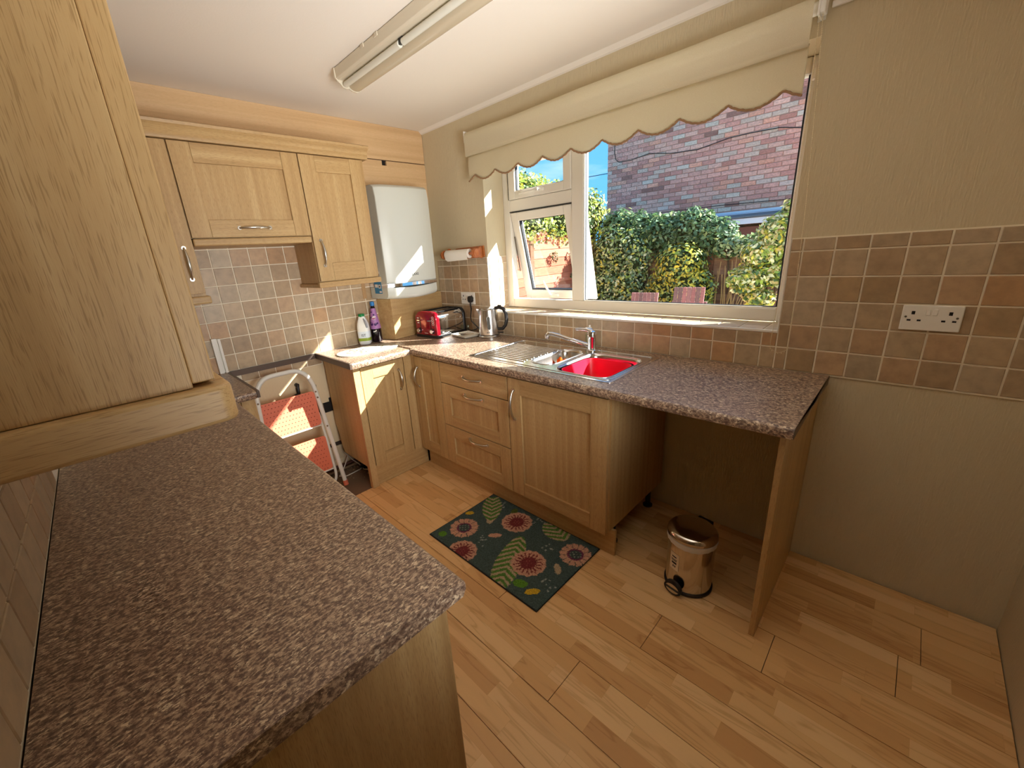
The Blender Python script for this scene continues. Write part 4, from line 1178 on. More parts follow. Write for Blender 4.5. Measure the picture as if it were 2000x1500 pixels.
prof = [(BY + 0.008, 2.140), (BY - 0.002, 2.128), (BY - 0.010, 2.130), (BY - 0.012, 2.15), (BY - 0.009, 2.20), (BY - 0.008, 2.25), (BY - 0.003, 2.268), (BY + 0.012, 2.276), (BY + 0.03, 2.276)]
nx2 = 60
for i in range(nx2 + 1):
    x = BX0 - 0.004 + (BX1 - BX0 + 0.006) * i / nx2
    for (y, z) in prof:
        vs.append((x, y + 0.0022 * math.sin(x * 7 + z * 25) + 0.0012 * math.sin(x * 19 - z * 60), z + 0.002 * math.sin(x * 5)))
m_ = len(prof)
for i in range(nx2):
    for j in range(m_ - 1):
        a = i * m_ + j; fs.append((a, a + 1, a + m_ + 1, a + m_))
part('folded_top', up.add(vs, fs), M_fabric, t, smooth=180)
br = []
for i in range(0, 241):
    x = BX0 + (BX1 - BX0) * i / 240
    br.append((x, BY + 0.004 + 0.0015 * math.sin(i * 1.9), hem(x) - 0.001 + 0.0012 * math.cos(i * 1.9)))
part('braid', MB().tube(br, [0.0042 + 0.0009 * (i % 2) for i in range(241)], 7), M_cordbrown, t, smooth=80)
part('roller', MB().tube([(BX0 - 0.01, BY + 0.032, 2.246), (BX1 + 0.012, BY + 0.032, 2.246)], 0.021, 14), M_white, t, smooth=60)
for x in (BX0 - 0.014, BX1 + 0.016):
    part('bracket', MB().box(x - 0.003, x + 0.003, -0.072, -0.001, 2.215, 2.285).box(x - 0.012, x + 0.012, -0.006, -0.001, 2.215, 2.285), M_white, t, 0.001)
part('control_unit', MB().box(2.470, 2.492, -0.066, -0.020, 2.222, 2.30), M_white, t, 0.004)
def beads(pts, step=0.0068, r=0.0021):
    mb = MB(); pts = [Vector(p) for p in pts]; acc = 0.0; ico = None
    P = []
    for a, b in zip(pts[:-1], pts[1:]):
        L_ = (b - a).length; n = max(1, int(L_ / step))
        for k in range(n): P.append(a.lerp(b, k / n))
    mb.tube(P[::3] + [P[-1]], 0.0007, 4)
    for p in P:
        mb.add([p + Vector(q) * r for q in ((1, 0, 0), (0, 1, 0), (-1, 0, 0), (0, -1, 0), (0, 0, 1.3), (0, 0, -1.3))],
               [(0, 1, 4), (1, 2, 4), (2, 3, 4), (3, 0, 4), (1, 0, 5), (2, 1, 5), (3, 2, 5), (0, 3, 5)])
    return mb
lp = [(2.475, -0.052, 2.225), (2.478, -0.04, 2.05), (2.476, -0.026, 1.6), (2.470, -0.020, 1.2), (2.463, -0.018, 1.03)]
lp += [(2.463 + 0.0335 - 0.0335 * math.cos(a), -0.018, 1.015 - 0.03 * math.sin(a)) for a in [k * PI / 8 for k in range(1, 8)]]
lp += [(2.530, -0.018, 1.04), (2.528, -0.020, 1.2), (2.516, -0.026, 1.6), (2.494, -0.040, 2.06), (2.484, -0.052, 2.225)]
part('bead_chain', beads(lp), mat('cream_beads', S(226, 212, 176), 0.35), t)
t = thing('blind_cord', 'dark beaded cord hanging inside the right window jamb', 'cord', (2.47, 0.1, 1.3))
part('cord', beads([(2.470, 0.16, 2.12), (2.470, 0.165, 1.5), (2.470, 0.165, 1.25)], 0.012, 0.003), mat('dark_beads', S(74, 78, 92), 0.4), t)
part('cord_end', MB().box(2.440, 2.478, 0.145, 0.178, 2.075, 2.112), M_white, t, 0.002)
# curtain rail above the blind
solo('curtain_rail', MB().box(2.50, 3.18, -0.012, -0.001, 2.243, 2.262), M_ceil, 'slim painted rail on the wall right of the blind', 'rail', (2.8, -0.006, 2.243), bevel=0.002)

t = thing('ceiling_light', 'long unlit fluorescent batten light on the ceiling', 'light', (1.45, -0.93, 2.34))
LX0, LX1 = 0.690, 2.20
part('body', MB().prism([(-0.998, H - 0.003), (-0.995, 2.372), (-0.985, 2.366), (-0.945, 2.366), (-0.94, 2.372), (-0.905, 2.372), (-0.88, 2.39), (-0.87, H - 0.003)], 'x', LX0, LX1), M_lamp, t, 0.0015)
part('ceiling_gap_shade', MB().box(LX0 + 0.02, LX1, -0.985, -0.88, H - 0.004, H - 0.0005), M_dark, t)  # dark sheet paints the shadow gap between light body and ceiling
part('lamp_tube', MB().tube([(LX0 + 0.02, -0.955, 2.348), (1.205, -0.955, 2.348)], 0.0135, 14), M_tube, t, smooth=60)
part('lamp_tube', MB().tube([(1.23, -0.955, 2.348), (LX1 - 0.02, -0.955, 2.348)], 0.0135, 14), M_tube, t, smooth=60)
part('connector', MB().box(1.203, 1.232, -0.962, -0.948, 2.344, 2.366), M_black, t, 0.002)
dp = []
for k in range(0, 11):
    a = PI + PI * k / 10; dp.append((-0.898 + 0.036 * math.cos(a), 2.356 + 0.026 * math.sin(a)))
dp2 = [(-0.898 + (y + 0.898) * 0.92, 2.356 + (z - 2.356) * 0.92) for y, z in reversed(dp)]
part('diffuser', MB().prism([(-0.938, 2.37)] + dp + [(-0.86, 2.385), (-0.864, 2.385)] + dp2 + [(-0.934, 2.37)], 'x', LX0 + 0.008, LX1), mat('ribbed_diffuser', S(196, 182, 156), 0.22), t, smooth=30)
ec = [(-1.001, H - 0.002), (-1.0, 2.375), (-0.99, 2.362), (-0.975, 2.352), (-0.965, 2.338), (-0.945, 2.334), (-0.93, 2.338), (-0.915, 2.330), (-0.89, 2.327), (-0.868, 2.336), (-0.857, 2.355), (-0.857, 2.385), (-0.868, H - 0.002)]
part('end_cap', MB().prism(ec, 'x', LX0 - 0.006, LX0 + 0.004), M_lamp, t, 0.001)
part('end_cap', MB().prism(ec, 'x', LX1 - 0.004, LX1 + 0.006), M_lamp, t, 0.001)
for x in (0.98, 1.10):
    part('clip', MB().box(x - 0.012, x + 0.012, -1.0005, -0.994, 2.40, 2.4155), M_lamp, t)

# ------------------------------------------------------------------ rug (pile coloured point by point)
RX0, RX1, RY0, RY1 = 1.190, 1.966, -1.117, -0.607
rug = thing('rug', 'dark green kitchen mat woven with pink flowers and striped leaves', 'rug', ((RX0 + RX1) / 2, (RY0 + RY1) / 2, 0))
G0, G1 = (0.050, 0.078, 0.074), (0.070, 0.102, 0.096)
PK, MR, PU, GRN, BEI, YEL, LIM = (0.52, 0.29, 0.20), (0.17, 0.035, 0.038), (0.15, 0.04, 0.08), (0.085, 0.19, 0.04), (0.40, 0.31, 0.20), (0.55, 0.36, 0.03), (0.10, 0.24, 0.03)
flowers = [(1.300, -0.955, 0.085, 'p'), (1.498, -0.722, 0.092, 'r'), (1.437, -1.090, 0.085, 'r'), (1.756, -0.924, 0.092, 'r'), (1.899, -0.723, 0.083, 'p')]
leaves = [((1.215, -0.635), (1.375, -0.815), 0.060), ((1.745, -1.135), (1.600, -0.800), 0.070), ((1.640, -0.600), (1.800, -0.668), 0.075)]
blobs = [(1.222, -0.842, 0.026, 0.016, 0.8, YEL), (1.886, -1.048, 0.036, 0.017, 0.9, YEL), (1.248, -1.07, 0.024, 0.022, 0, LIM), (1.812, -1.049, 0.036, 0.024, 0.4, LIM),
         (1.482, -0.886, 0.038, 0.017, 0.75, PK), (1.889, -0.861, 0.036, 0.016, 2.3, BEI), (1.42, -0.66, 0.02, 0.03, 0.3, (0.09, 0.12, 0.03)), (1.372, -0.822, 0.020, 0.018, 0, BEI)]
dots = [(1.311, -0.646), (1.599, -0.649), (1.463, -0.958), (1.770, -0.767), (1.913, -0.976)]
dp_ = []
for dx, dy in dots:
    for k in range(9): dp_.append((dx + R.uniform(-0.035, 0.035), dy + R.uniform(-0.035, 0.035)))
def rugcol(x, y):
    x += R.uniform(-0.0025, 0.0025); y += R.uniform(-0.0025, 0.0025)
    for fx, fy, fr, kind in flowers:
        dx, dy = x - fx, y - fy; d = math.hypot(dx, dy) / fr; a = math.atan2(dy, dx)
        if d < 1.0 - 0.07 * abs(math.sin(a * 7)):
            if kind == 'r':
                if d < 0.46 + 0.06 * math.sin(a * 20): return MR if (d > 0.3 or (math.sin(a * 6) * math.cos(d * 18) < 0.75)) else (0.3, 0.1, 0.08)
                if d < 0.72 and math.sin(a * 18) > 0.25: return MR
                if 0.72 < d < 0.82 and math.sin(a * 13) > 0.8: return MR
                return PK
            if d < 0.38: return (0.05, 0.07, 0.07) if math.sin(dx * 260) * math.sin(dy * 260) < 0.55 else (0.22, 0.26, 0.22)
            if d < 0.50: return PU
            return G0 if abs(math.sin(a * 6.5)) < 0.17 else PK
    for (ax, ay), (bx, by), w in leaves:
        ux, uy = bx - ax, by - ay; L_ = math.hypot(ux, uy); ux /= L_; uy /= L_
        s = ((x - ax) * ux + (y - ay) * uy) / L_; q = (-(x - ax) * uy + (y - ay) * ux)
        if 0 < s < 1 and abs(q) < w * math.sin(PI * (0.12 + 0.86 * s)) ** 0.6:
            ph = (s * L_ + abs(q) * 0.75) / 0.036
            return GRN if (ph % 1.0) < 0.55 else BEI
    for bx, by, ra, rb, an, c in blobs:
        dx, dy = x - bx, y - by; ca, sa = math.cos(an), math.sin(an)
        if ((dx * ca + dy * sa) / ra) ** 2 + ((-dx * sa + dy * ca) / rb) ** 2 < 1: return c
    for px, py in dp_:
        if (x - px) ** 2 + (y - py) ** 2 < 2.2e-5: return (0.3, 0.33, 0.30)
    k = R.random(); return tuple(G0[i] + (G1[i] - G0[i]) * k for i in range(3))
nxr, nyr = 240, 158
vs = []; fs = []; cols = []
for j in range(nyr + 1):
    for i in range(nxr + 1):
        x = RX0 + (RX1 - RX0) * i / nxr; y = RY0 + (RY1 - RY0) * j / nyr
        edge = i in (0, nxr) or j in (0, nyr)
        ex = 0 if edge else R.uniform(-0.0012, 0.0012)
        vs.append((x + ex, y + ex, 0.0025 if edge else 0.008 + R.uniform(-0.0016, 0.0016)))
        c = rugcol(x, y); k = R.uniform(0.82, 1.18)
        cols.append((c[0] * k, c[1] * k, c[2] * k, 1.0))
for j in range(nyr):
    for i in range(nxr):
        a = j * (nxr + 1) + i; fs.append((a, a + 1, a + nxr + 2, a + nxr + 1))
o = part('pile', MB().add(vs, fs), M_pile, rug, smooth=180)
ca = o.data.color_attributes.new('Col', 'FLOAT_COLOR', 'POINT')
ca.data.foreach_set('color', np.array(cols, dtype=np.float32).ravel())
part('binding', MB().tube([(RX0, RY0, 0.004), (RX1, RY0, 0.004), (RX1, RY1, 0.004), (RX0, RY1, 0.004)], 0.0036, 6, closed=True).box(RX0, RX1, RY0, RY1, 0.0004, 0.002), mat('black_binding', S(20, 22, 22), 0.9), rug)

# ------------------------------------------------------------------ pedal bin (pedal along local -y)
BN = Vector((2.375, -0.525, 0.0))
t = thing('pedal_bin', 'small polished steel pedal bin on the floor under the free worktop', 'bin', BN, rotz=math.radians(-10), local=True)
t.scale = (1.1, 1.1, 1.1)
part('body', MB().lathe([(0.086, 0.012), (0.0865, 0.22), (0.0865, 0.235)], n=44), mat('polished_steel', (0.60, 0.55, 0.50, 1), 0.12, 1.0), t, smooth=40)
part('base_ring', MB().lathe([(0.088, 0.0), (0.091, 0.004), (0.091, 0.013), (0.087, 0.017), (0.0, 0.017)], n=44), M_black, t, smooth=40)
bag = MB(); n = 48; l0 = []; l1 = []; l2 = []
for k in range(n):
    a = 2 * PI * k / n; d = 0.5 + 0.5 * math.cos(a - math.radians(-62))
    l0.append((0.0872 * math.cos(a), 0.0872 * math.sin(a), 0.238)); l1.append(((0.0905 + 0.003 * d) * math.cos(a), (0.0905 + 0.003 * d) * math.sin(a), 0.240))
    l2.append(((0.0895 + 0.004 * d + 0.0012 * math.sin(k * 2.7)) * math.cos(a), (0.0895 + 0.004 * d + 0.0012 * math.sin(k * 2.7)) * math.sin(a), 0.233 - 0.015 * d))
part('bin_bag', bag.loft([l0, l1, l2], False, False), M_bag, t, smooth=60)
part('lid', MB().lathe([(0.091, 0.240), (0.093, 0.246), (0.091, 0.258), (0.084, 0.267), (0.066, 0.272), (0.0, 0.274)], n=44), MATS['polished_steel'], t, smooth=40)
part('lid_hinge', MB().box(-0.03, 0.03, 0.084, 0.104, 0.235, 0.262), M_black, t, 0.004)
pd = MB().loft([[(0.034 * math.cos(a), -0.088 - 0.012, 0.036 + 0.030 * math.sin(a)) for a in [i * 2 * PI / 24 for i in range(24)]],
                [(0.036 * math.cos(a), -0.108, 0.034 + 0.031 * math.sin(a)) for a in [i * 2 * PI / 24 for i in range(24)]],
                [(0.036 * math.cos(a), -0.114, 0.032 + 0.030 * math.sin(a) * (0.85)) for a in [i * 2 * PI / 24 for i in range(24)]]])
part('pedal', pd, M_black, t, smooth=40)
part('pedal_plate', MB().loft([[(0.028 * math.cos(a), -0.1142, 0.034 + 0.020 * math.sin(a)) for a in [i * 2 * PI / 20 for i in range(20)]], [(0.028 * math.cos(a), -0.1155, 0.034 + 0.020 * math.sin(a)) for a in [i * 2 * PI / 20 for i in range(20)]]]), M_steel, t)
part('pedal_bar', MB().box(-0.030, 0.030, -0.1175, -0.1145, 0.030, 0.037), M_black, t)
stk = MB(); a0, a1 = math.radians(-122), math.radians(-100)
def curved(z0, z1, b0, b1, r):
    return wrap(z0, z1, math.radians(b0), math.radians(b1), r, 6)
part('sticker', curved(0.100, 0.178, -116, -88, 0.0872), mat('cream_sticker', S(226, 208, 180), 0.7), t)
ik = MB()
for z0, z1, b0, b1 in ((0.158, 0.164, -109, -95), (0.148, 0.151, -111, -93), (0.142, 0.146, -110, -94), (0.128, 0.137, -109, -94), (0.113, 0.122, -105, -102), (0.113, 0.122, -101, -99.5), (0.113, 0.122, -98.5, -96)):
    q = curved(z0, z1, b0, b1, 0.0876); ik.add(q.v, q.f)
part('sticker_print', ik, M_ink, t)

# ------------------------------------------------------------------ step stool folded in the cooker gap
t = thing('step_stool', 'folded white tube step stool with two coral perforated treads in the cooker gap', 'stool', (0.22, -1.4, 0))
def lean(z): return 0.285 - 0.11 * z / 0.85           # the frame leans back on the wall
def bend(p0, pc, p1, n=7):
    p0, pc, p1 = Vector(p0), Vector(pc), Vector(p1)
    return [p0 * (1 - s) ** 2 + pc * 2 * s * (1 - s) + p1 * s * s for s in [k / n for k in range(n + 1)]]
yr, yl_ = -1.188, -1.595
fr = [(lean(0.03), yr, 0.03), (lean(0.4), yr - 0.022, 0.4)] + bend((lean(0.70), yr - 0.043, 0.70), (lean(0.862), yr - 0.055, 0.862), (lean(0.862), yr - 0.17, 0.862))
fr += bend((lean(0.862), yl_ + 0.13, 0.862), (lean(0.862), yl_ + 0.02, 0.862), (lean(0.70), yl_ + 0.012, 0.70)) + [(lean(0.4), yl_ - 0.01, 0.4), (lean(0.03), yl_ - 0.03, 0.03)]
part('front_frame', MB().tube(fr, 0.0145, 12), M_tubewhite, t, smooth=60)
for y in (yr + 0.0015, yl_ - 0.032):
    part('foot_cap', MB().tube([(lean(0.0) + 0.001, y, 0.001), (lean(0.035), y - 0.001, 0.036)], [0.0175, 0.0165], 12), M_coral, t, smooth=40)
back = [(lean(0.60) - 0.032, yr - 0.05, 0.60), (lean(0.3) - 0.035, yr - 0.038, 0.3)] + bend((lean(0.14) - 0.036, yr - 0.034, 0.12), (lean(0.03) - 0.036, yr - 0.032, 0.022), (lean(0.03) - 0.036, yr - 0.10, 0.022))
back += bend((lean(0.03) - 0.036, yl_ + 0.08, 0.022), (lean(0.03) - 0.036, yl_ + 0.02, 0.022), (lean(0.12) - 0.036, yl_ + 0.018, 0.12)) + [(lean(0.6) - 0.032, yl_ + 0.03, 0.6)]
part('rear_frame', MB().tube(back, 0.0095, 10), M_tubewhite, t, smooth=60)
def tread(z0, z1, xo, lipz):
    y0, y1 = yl_ + 0.014, yr - 0.055
    pl = MB(); c = 0.02
    poly = rrect(y0, y1, z0, z1, c)
    pl.loft([[(lean(p[1]) + xo, p[0], p[1]) for p in poly], [(lean(p[1]) + xo + 0.004, p[0], p[1]) for p in poly]])
    o = part('tread', pl, M_coral, t)
    hs = MB(); nr = 9; nc = 15
    for i in range(nr):
        for j in range(nc):
            y = y0 + 0.016 + (y1 - y0 - 0.032) * (j + (0.5 if i % 2 else 0)) / nc; z = z0 + 0.012 + (z1 - z0 - 0.024) * i / (nr - 1)
            x = lean(z) + xo + 0.0041
            hs.lathe([(0.0034, 0.0), (0.0030, 0.0012), (0.0, 0.0014)], (x, y, z), 7, Matrix.Rotation(PI / 2, 3, 'Y'))
    ho = part('perforation', hs, mat('dark_coral', S(160, 62, 44), 0.6), o); ho['kind'] = 'stuff'
    part('lip', MB().box(lean(z0) + xo - 0.002, lean(z0) + xo + 0.012, y0, y1, z0 - 0.008, z0 - 0.001), M_tubewhite, o, 0.002)
tread(0.475, 0.705, -0.002, 0)
tread(0.155, 0.392, -0.006, 0)
for z, y in ((0.70, yr - 0.048), (0.66, yr - 0.045), (0.455, yr - 0.03), (0.72, yl_ + 0.012)):
    part('rivet', MB().disc((lean(z) + 0.012, y, z), (1, 0, 0), 0.006, 0.005, 10), M_steel, t)
part('link_arm', MB().box(lean(0.62) - 0.02, lean(0.62) - 0.014, yr - 0.052, yr - 0.030, 0.52, 0.74), M_strip, t)

# wall fittings in the cooker gap
t = thing('cooker_outlet', 'open black back-box for the cooker outlet, low on the bare wall', 'outlet', (0.01, -1.09, 0.465))
part('box', MB().box(0.0005, 0.004, -1.130, -1.062, 0.466, 0.538).box(0.0005, 0.004, -1.085, -1.064, 0.538, 0.566), M_dark, t)
part('rim', MB().box(0.0005, 0.006, -1.134, -1.130, 0.462, 0.540).box(0.0005, 0.006, -1.134, -1.060, 0.462, 0.466), mat('rusty_rim', S(70, 58, 48), 0.7), t)
t = thing('gas_valve', 'dark gas bayonet fitting on the wall above the stool treads', 'valve', (0.02, -1.29, 0.64))
part('pipe', MB().tube([(0.001, -1.283, 0.722), (0.022, -1.283, 0.722), (0.03, -1.285, 0.71), (0.03, -1.287, 0.665), (0.03, -1.290, 0.65)], [0.014, 0.014, 0.010, 0.010, 0.012], 10), M_black, t, smooth=50)
part('bayonet', MB().tube([(0.03, -1.287, 0.660), (0.032, -1.31, 0.652), (0.034, -1.330, 0.648)], [0.010, 0.016, 0.013], 10), M_black, t, smooth=50)
part('bracket', MB().box(0.0005, 0.004, -1.292, -1.272, 0.635, 0.70), M_strip, t)
solo('old_skirting', MB().box(0.0005, 0.016, -1.66, -0.72, 0.075, 0.185), mat('grimy_skirting', S(196, 178, 146), 0.8, bump=((30, 30, 30), 0.5, 0.004)), 'grimy cream skirting board at the back of the cooker gap', 'skirting', (0.008, -1.2, 0.075), bevel=0.002)
solo('skirting_gap_strip', MB().box(0.0005, 0.011, -1.66, -0.95, 0.187, 0.212), mat('skirting_gap_shade', S(58, 44, 36), 0.8), 'dark strip painted as the shaded gap above the old skirting in the cooker gap', 'gap strip', (0.006, -1.3, 0.187))  # dark strip stands in for the shaded gap above the skirting
solo('floor_pipe', MB().tube([(0.045, -1.66, 0.03), (0.045, -1.2, 0.03), (0.047, -0.75, 0.03)], 0.0115, 10), M_pipe, 'brown gas pipe along the floor behind the step stool', 'pipe', (0.045, -1.2, 0.02), smooth=60)
solo('floor_pipe', MB().tube([(0.075, -1.66, 0.018), (0.08, -1.15, 0.017), (0.075, -0.8, 0.017)], 0.0095, 10), mat('dusty_pipe', S(120, 96, 70), 0.8), 'dusty tan pipe lying in front of the brown gas pipe', 'pipe', (0.075, -1.2, 0.01), smooth=60)
solo('loose_cable', MB().tube([(0.02, -1.05, 0.17), (0.03, -1.02, 0.12), (0.05, -1.06, 0.06), (0.11, -1.13, 0.015), (0.14, -1.17, 0.004), (0.18, -1.13, 0.004), (0.17, -1.02, 0.006), (0.12, -0.92, 0.008), (0.06, -0.86, 0.02)], 0.0042, 7), M_cablew,
     'loose white cable looping from the wall onto the vinyl by the step stool', 'cable', (0.1, -1.05, 0.004), smooth=70)
solo('loose_cable', MB().tube([(0.03, -1.06, 0.12), (0.06, -1.02, 0.05), (0.10, -0.99, 0.012), (0.19, -1.0, 0.005), (0.24, -0.97, 0.005), (0.22, -0.90, 0.006)], 0.0036, 7), M_cablew,
     'second thin white cable running under the small base cabinet', 'cable', (0.15, -1.0, 0.004), smooth=70)
t = thing('scattered_rubble', 'bits of plaster and grit along the floor of the cooker gap', 'debris', (0.2, -1.3, 0))
rb = MB()
for k in range(140):
    x, y, s = R.uniform(0.02, 0.30) ** 1.0, R.uniform(-1.6, -0.9), R.uniform(0.002, 0.006)
    rb.add([(x - s, y - s, -0.002), (x + s, y - s * 0.7, -0.002), (x + s * 0.6, y + s, -0.002), (x - s * 0.8, y + s * 0.9, -0.002), (x, y, s * 0.8)], [(0, 1, 4), (1, 2, 4), (2, 3, 4), (3, 0, 4)])
gr = part('grit', rb, mat('grit', S(150, 128, 98), 0.95), t); gr['kind'] = 'stuff'

# ------------------------------------------------------------------ garden
GZ = -0.18
struct('ground', MB().box(-9, 12, 0.3, 16, GZ - 0.2, GZ), M_ground)
def leafmesh(P, N, size, pal, w, seed):
    """P points, N outward directions -> one mesh of small folded leaves, each with its own colour"""
    g = np.random.default_rng(seed); n = len(P)
    nrm = N + g.normal(0, 0.55, (n, 3)); nrm /= np.linalg.norm(nrm, axis=1)[:, None]
    t = g.normal(0, 1, (n, 3)); t -= nrm * (t * nrm).sum(1)[:, None]; t /= np.linalg.norm(t, axis=1)[:, None]
    b = np.cross(nrm, t)
    s = size * g.uniform(0.6, 1.3, n)[:, None]
    v = np.empty((n, 4, 3))
    v[:, 0] = P - t * s; v[:, 1] = P + b * s * 0.55 + nrm * s * 0.2; v[:, 2] = P + t * s; v[:, 3] = P - b * s * 0.55 + nrm * s * 0.2
    idx = np.arange(n) * 4
    f = np.stack([np.stack([idx, idx + 1, idx + 2], 1), np.stack([idx, idx + 2, idx + 3], 1)], 1).reshape(-1, 3)
    me = bpy.data.meshes.new('foliage')
    me.vertices.add(n * 4); me.vertices.foreach_set('co', v.reshape(-1))
    me.loops.add(len(f) * 3); me.loops.foreach_set('vertex_index', f.reshape(-1).astype(np.int32))
    me.polygons.add(len(f)); me.polygons.foreach_set('loop_start', (np.arange(len(f)) * 3).astype(np.int32))
    me.update(calc_edges=True)
    pal = np.array(pal)[:, :3]; pi_ = g.choice(len(pal), n, p=np.array(w) / sum(w))
    c = pal[pi_] * g.uniform(0.7, 1.25, (n, 1)); c = np.concatenate([np.clip(c, 0, 1), np.ones((n, 1))], 1)
    # variegated leaves carry paler tips
    cc = np.repeat(c[:, None, :], 4, 1); cc[:, 2, :3] = np.clip(cc[:, 2, :3] * 1.35, 0, 1)
    ca = me.color_attributes.new('Col', 'FLOAT_COLOR', 'POINT'); ca.data.foreach_set('color', cc.astype(np.float32).ravel())
    me.materials.append(M_leaf)
    return me
def bush(name, label, cat, base, ells, n, size, pal, w, seed, group=None, stems=4, core=True):
    t = thing(name, label, cat, base, group)
    g = np.random.default_rng(seed)
    Ps = []; Ns = []
    tot = sum(e[3] * e[4] + e[4] * e[5] + e[3] * e[5] for e in ells)
    for (cx, cy, cz, rx, ry, rz) in ells:
        k = int(n * (rx * ry + ry * rz + rx * rz) / tot)
        d = g.normal(0, 1, (k, 3)); d /= np.linalg.norm(d, axis=1)[:, None]
        lump = 1 + 0.10 * np.sin(d[:, :1] * 9 + cx * 7) * np.cos(d[:, 2:] * 8 + cz * 5)
        rad = g.uniform(0.72, 1.06, (k, 1)) * lump
        Ps.append(np.array([cx, cy, cz]) + d * np.array([rx, ry, rz]) * rad)
        nn = d / np.array([rx, ry, rz]); nn /= np.linalg.norm(nn, axis=1)[:, None]; nn[:, 2] += 0.25; Ns.append(nn)
    P = np.concatenate(Ps); N = np.concatenate(Ns)
    o = link('foliage', leafmesh(P - np.array(base), N, size, pal, w, seed), None, t); o['kind'] = 'stuff'
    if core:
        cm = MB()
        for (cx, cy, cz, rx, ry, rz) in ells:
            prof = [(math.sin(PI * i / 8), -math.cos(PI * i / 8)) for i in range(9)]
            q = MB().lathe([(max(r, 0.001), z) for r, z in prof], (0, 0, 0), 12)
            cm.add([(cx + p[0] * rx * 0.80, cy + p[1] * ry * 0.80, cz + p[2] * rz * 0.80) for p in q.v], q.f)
        part('core_blob', cm, M_core, t, smooth=80)  # dark solid blob added to stop the view through the leaves
    if stems:
        sm = MB()
        for k in range(stems):
            e = ells[k % len(ells)]
            x0 = base[0] + g.uniform(-0.08, 0.08); y0 = base[1] + g.uniform(-0.05, 0.05)
            sm.tube([(x0, y0, GZ), ((x0 + e[0]) / 2 + g.uniform(-0.04, 0.04), (y0 + e[1]) / 2, (GZ + e[2]) / 2), (e[0], e[1], e[2])], [0.022, 0.016, 0.008], 7)
        part('stem', sm, M_darkbark, t, smooth=60)
    return t
YG, DG, BG_, YL, PG, CR = S(146, 168, 76), S(78, 106, 64), S(114, 142, 108), S(206, 196, 78), S(184, 196, 130), S(222, 222, 176)
# boundary fence on the left, standing along the garden
def fence(name, label, base, boards, posts, bm_):
    t = thing(name, label, 'fence', base)
    for mb, c in boards:
        o = part('fence_board', mb, M_board, t); o.color = c
    for mb in posts:
        o = part('fence_post', mb, M_board, t); o.color = S(120, 80, 60)
    return t
bds = []
FXL, FYB = -0.87, 3.9
z = GZ
RB = [S(186, 104, 80), S(176, 94, 72), S(196, 116, 92), S(168, 92, 72)]
y_cuts = [0.7, 2.30, 3.86]
for (ya, yb) in zip(y_cuts[:-1], y_cuts[1:]):
    z = GZ + 0.02
    while z < 1.62:
        h = 0.118
        bds.append((MB().prism([(FXL - 0.012, z), (FXL + 0.014, z), (FXL + 0.004, z + h + 0.01), (FXL - 0.012, z + h + 0.01)], 'y', ya + 0.03, yb - 0.03), jit(R.choice(RB), 0.1)))
        z += h
fence('garden_fence', 'sunlit reddish lapped fence along the left side of the garden', (FXL, 2.3, GZ), bds,
      [MB().box(FXL - 0.05, FXL + 0.03, y - 0.035, y + 0.035, GZ, 1.66) for y in y_cuts], None)
bds = []
BRN = [S(150, 112, 88), S(138, 100, 78), S(160, 122, 98), S(128, 94, 74)]
x_cuts = [-0.80, 0.92, 2.62, 4.30]
for (xa, xb) in zip(x_cuts[:-1], x_cuts[1:]):
    z = GZ + 0.02
    while z < 1.40:
        h = 0.084
        bds.append((MB().prism([(FYB + 0.012, z), (FYB - 0.014, z), (FYB - 0.004, z + h + 0.01), (FYB + 0.012, z + h + 0.01)], 'x', xa + 0.03, xb - 0.03), jit(R.choice(BRN), 0.1)))
        z += h
fence('garden_fence', 'shaded brown lapped fence across the back of the garden', (1.7, FYB, GZ), bds,
      [MB().box(x - 0.035, x + 0.035, FYB - 0.03, FYB + 0.05, GZ, 1.46) for x in x_cuts], None)

bush('ivy_hedge', 'bright yellow-green hedge billowing over the left fence', 'hedge', (-1.0, 2.6, GZ),
     [(-1.02, 1.6, 2.02, 0.34, 0.55, 0.42), (-1.00, 2.35, 2.00, 0.36, 0.55, 0.45), (-1.00, 3.05, 1.98, 0.36, 0.5, 0.43), (-0.98, 3.72, 1.92, 0.36, 0.50, 0.42), (-1.3, 2.4, 2.2, 0.5, 1.0, 0.34), (-1.02, 2.0, 1.78, 0.24, 0.6, 0.30), (-1.02, 2.9, 1.76, 0.24, 0.6, 0.30)],
     15000, 0.030, [YG, YL, PG, DG, CR], [5, 3, 3, 2, 1], 11, stems=5)
bush('ivy_hedge', 'dark green ivy mounded along the top of the back fence', 'hedge', (0.2, 3.95, GZ),
     [(-0.50, 4.02, 1.66, 0.32, 0.3, 0.34), (-0.14, 4.0, 1.62, 0.36, 0.3, 0.30), (0.22, 4.0, 1.58, 0.36, 0.3, 0.28), (0.62, 4.0, 1.60, 0.34, 0.3, 0.28), (0.92, 3.98, 1.52, 0.26, 0.26, 0.22), (0.55, 3.95, 1.30, 0.45, 0.2, 0.26)],
     9000, 0.034, [DG, BG_, S(84, 112, 72), PG], [5, 4, 4, 1], 12)
bush('variegated_shrub', 'tall grey-green variegated shrub climbing the back fence on the left', 'shrub', (-0.3, 3.7, GZ),
     [(-0.45, 3.72, 1.35, 0.34, 0.25, 0.42), (-0.15, 3.70, 1.30, 0.33, 0.25, 0.40), (-0.42, 3.66, 0.80, 0.34, 0.26, 0.45), (-0.10, 3.66, 0.75, 0.28, 0.26, 0.45), (-0.35, 3.62, 0.28, 0.36, 0.28, 0.42), (0.0, 3.66, 0.30, 0.26, 0.26, 0.42)],
     11000, 0.028, [BG_, PG, YG, DG, CR, YL], [4, 4, 2, 3, 2, 2], 13)
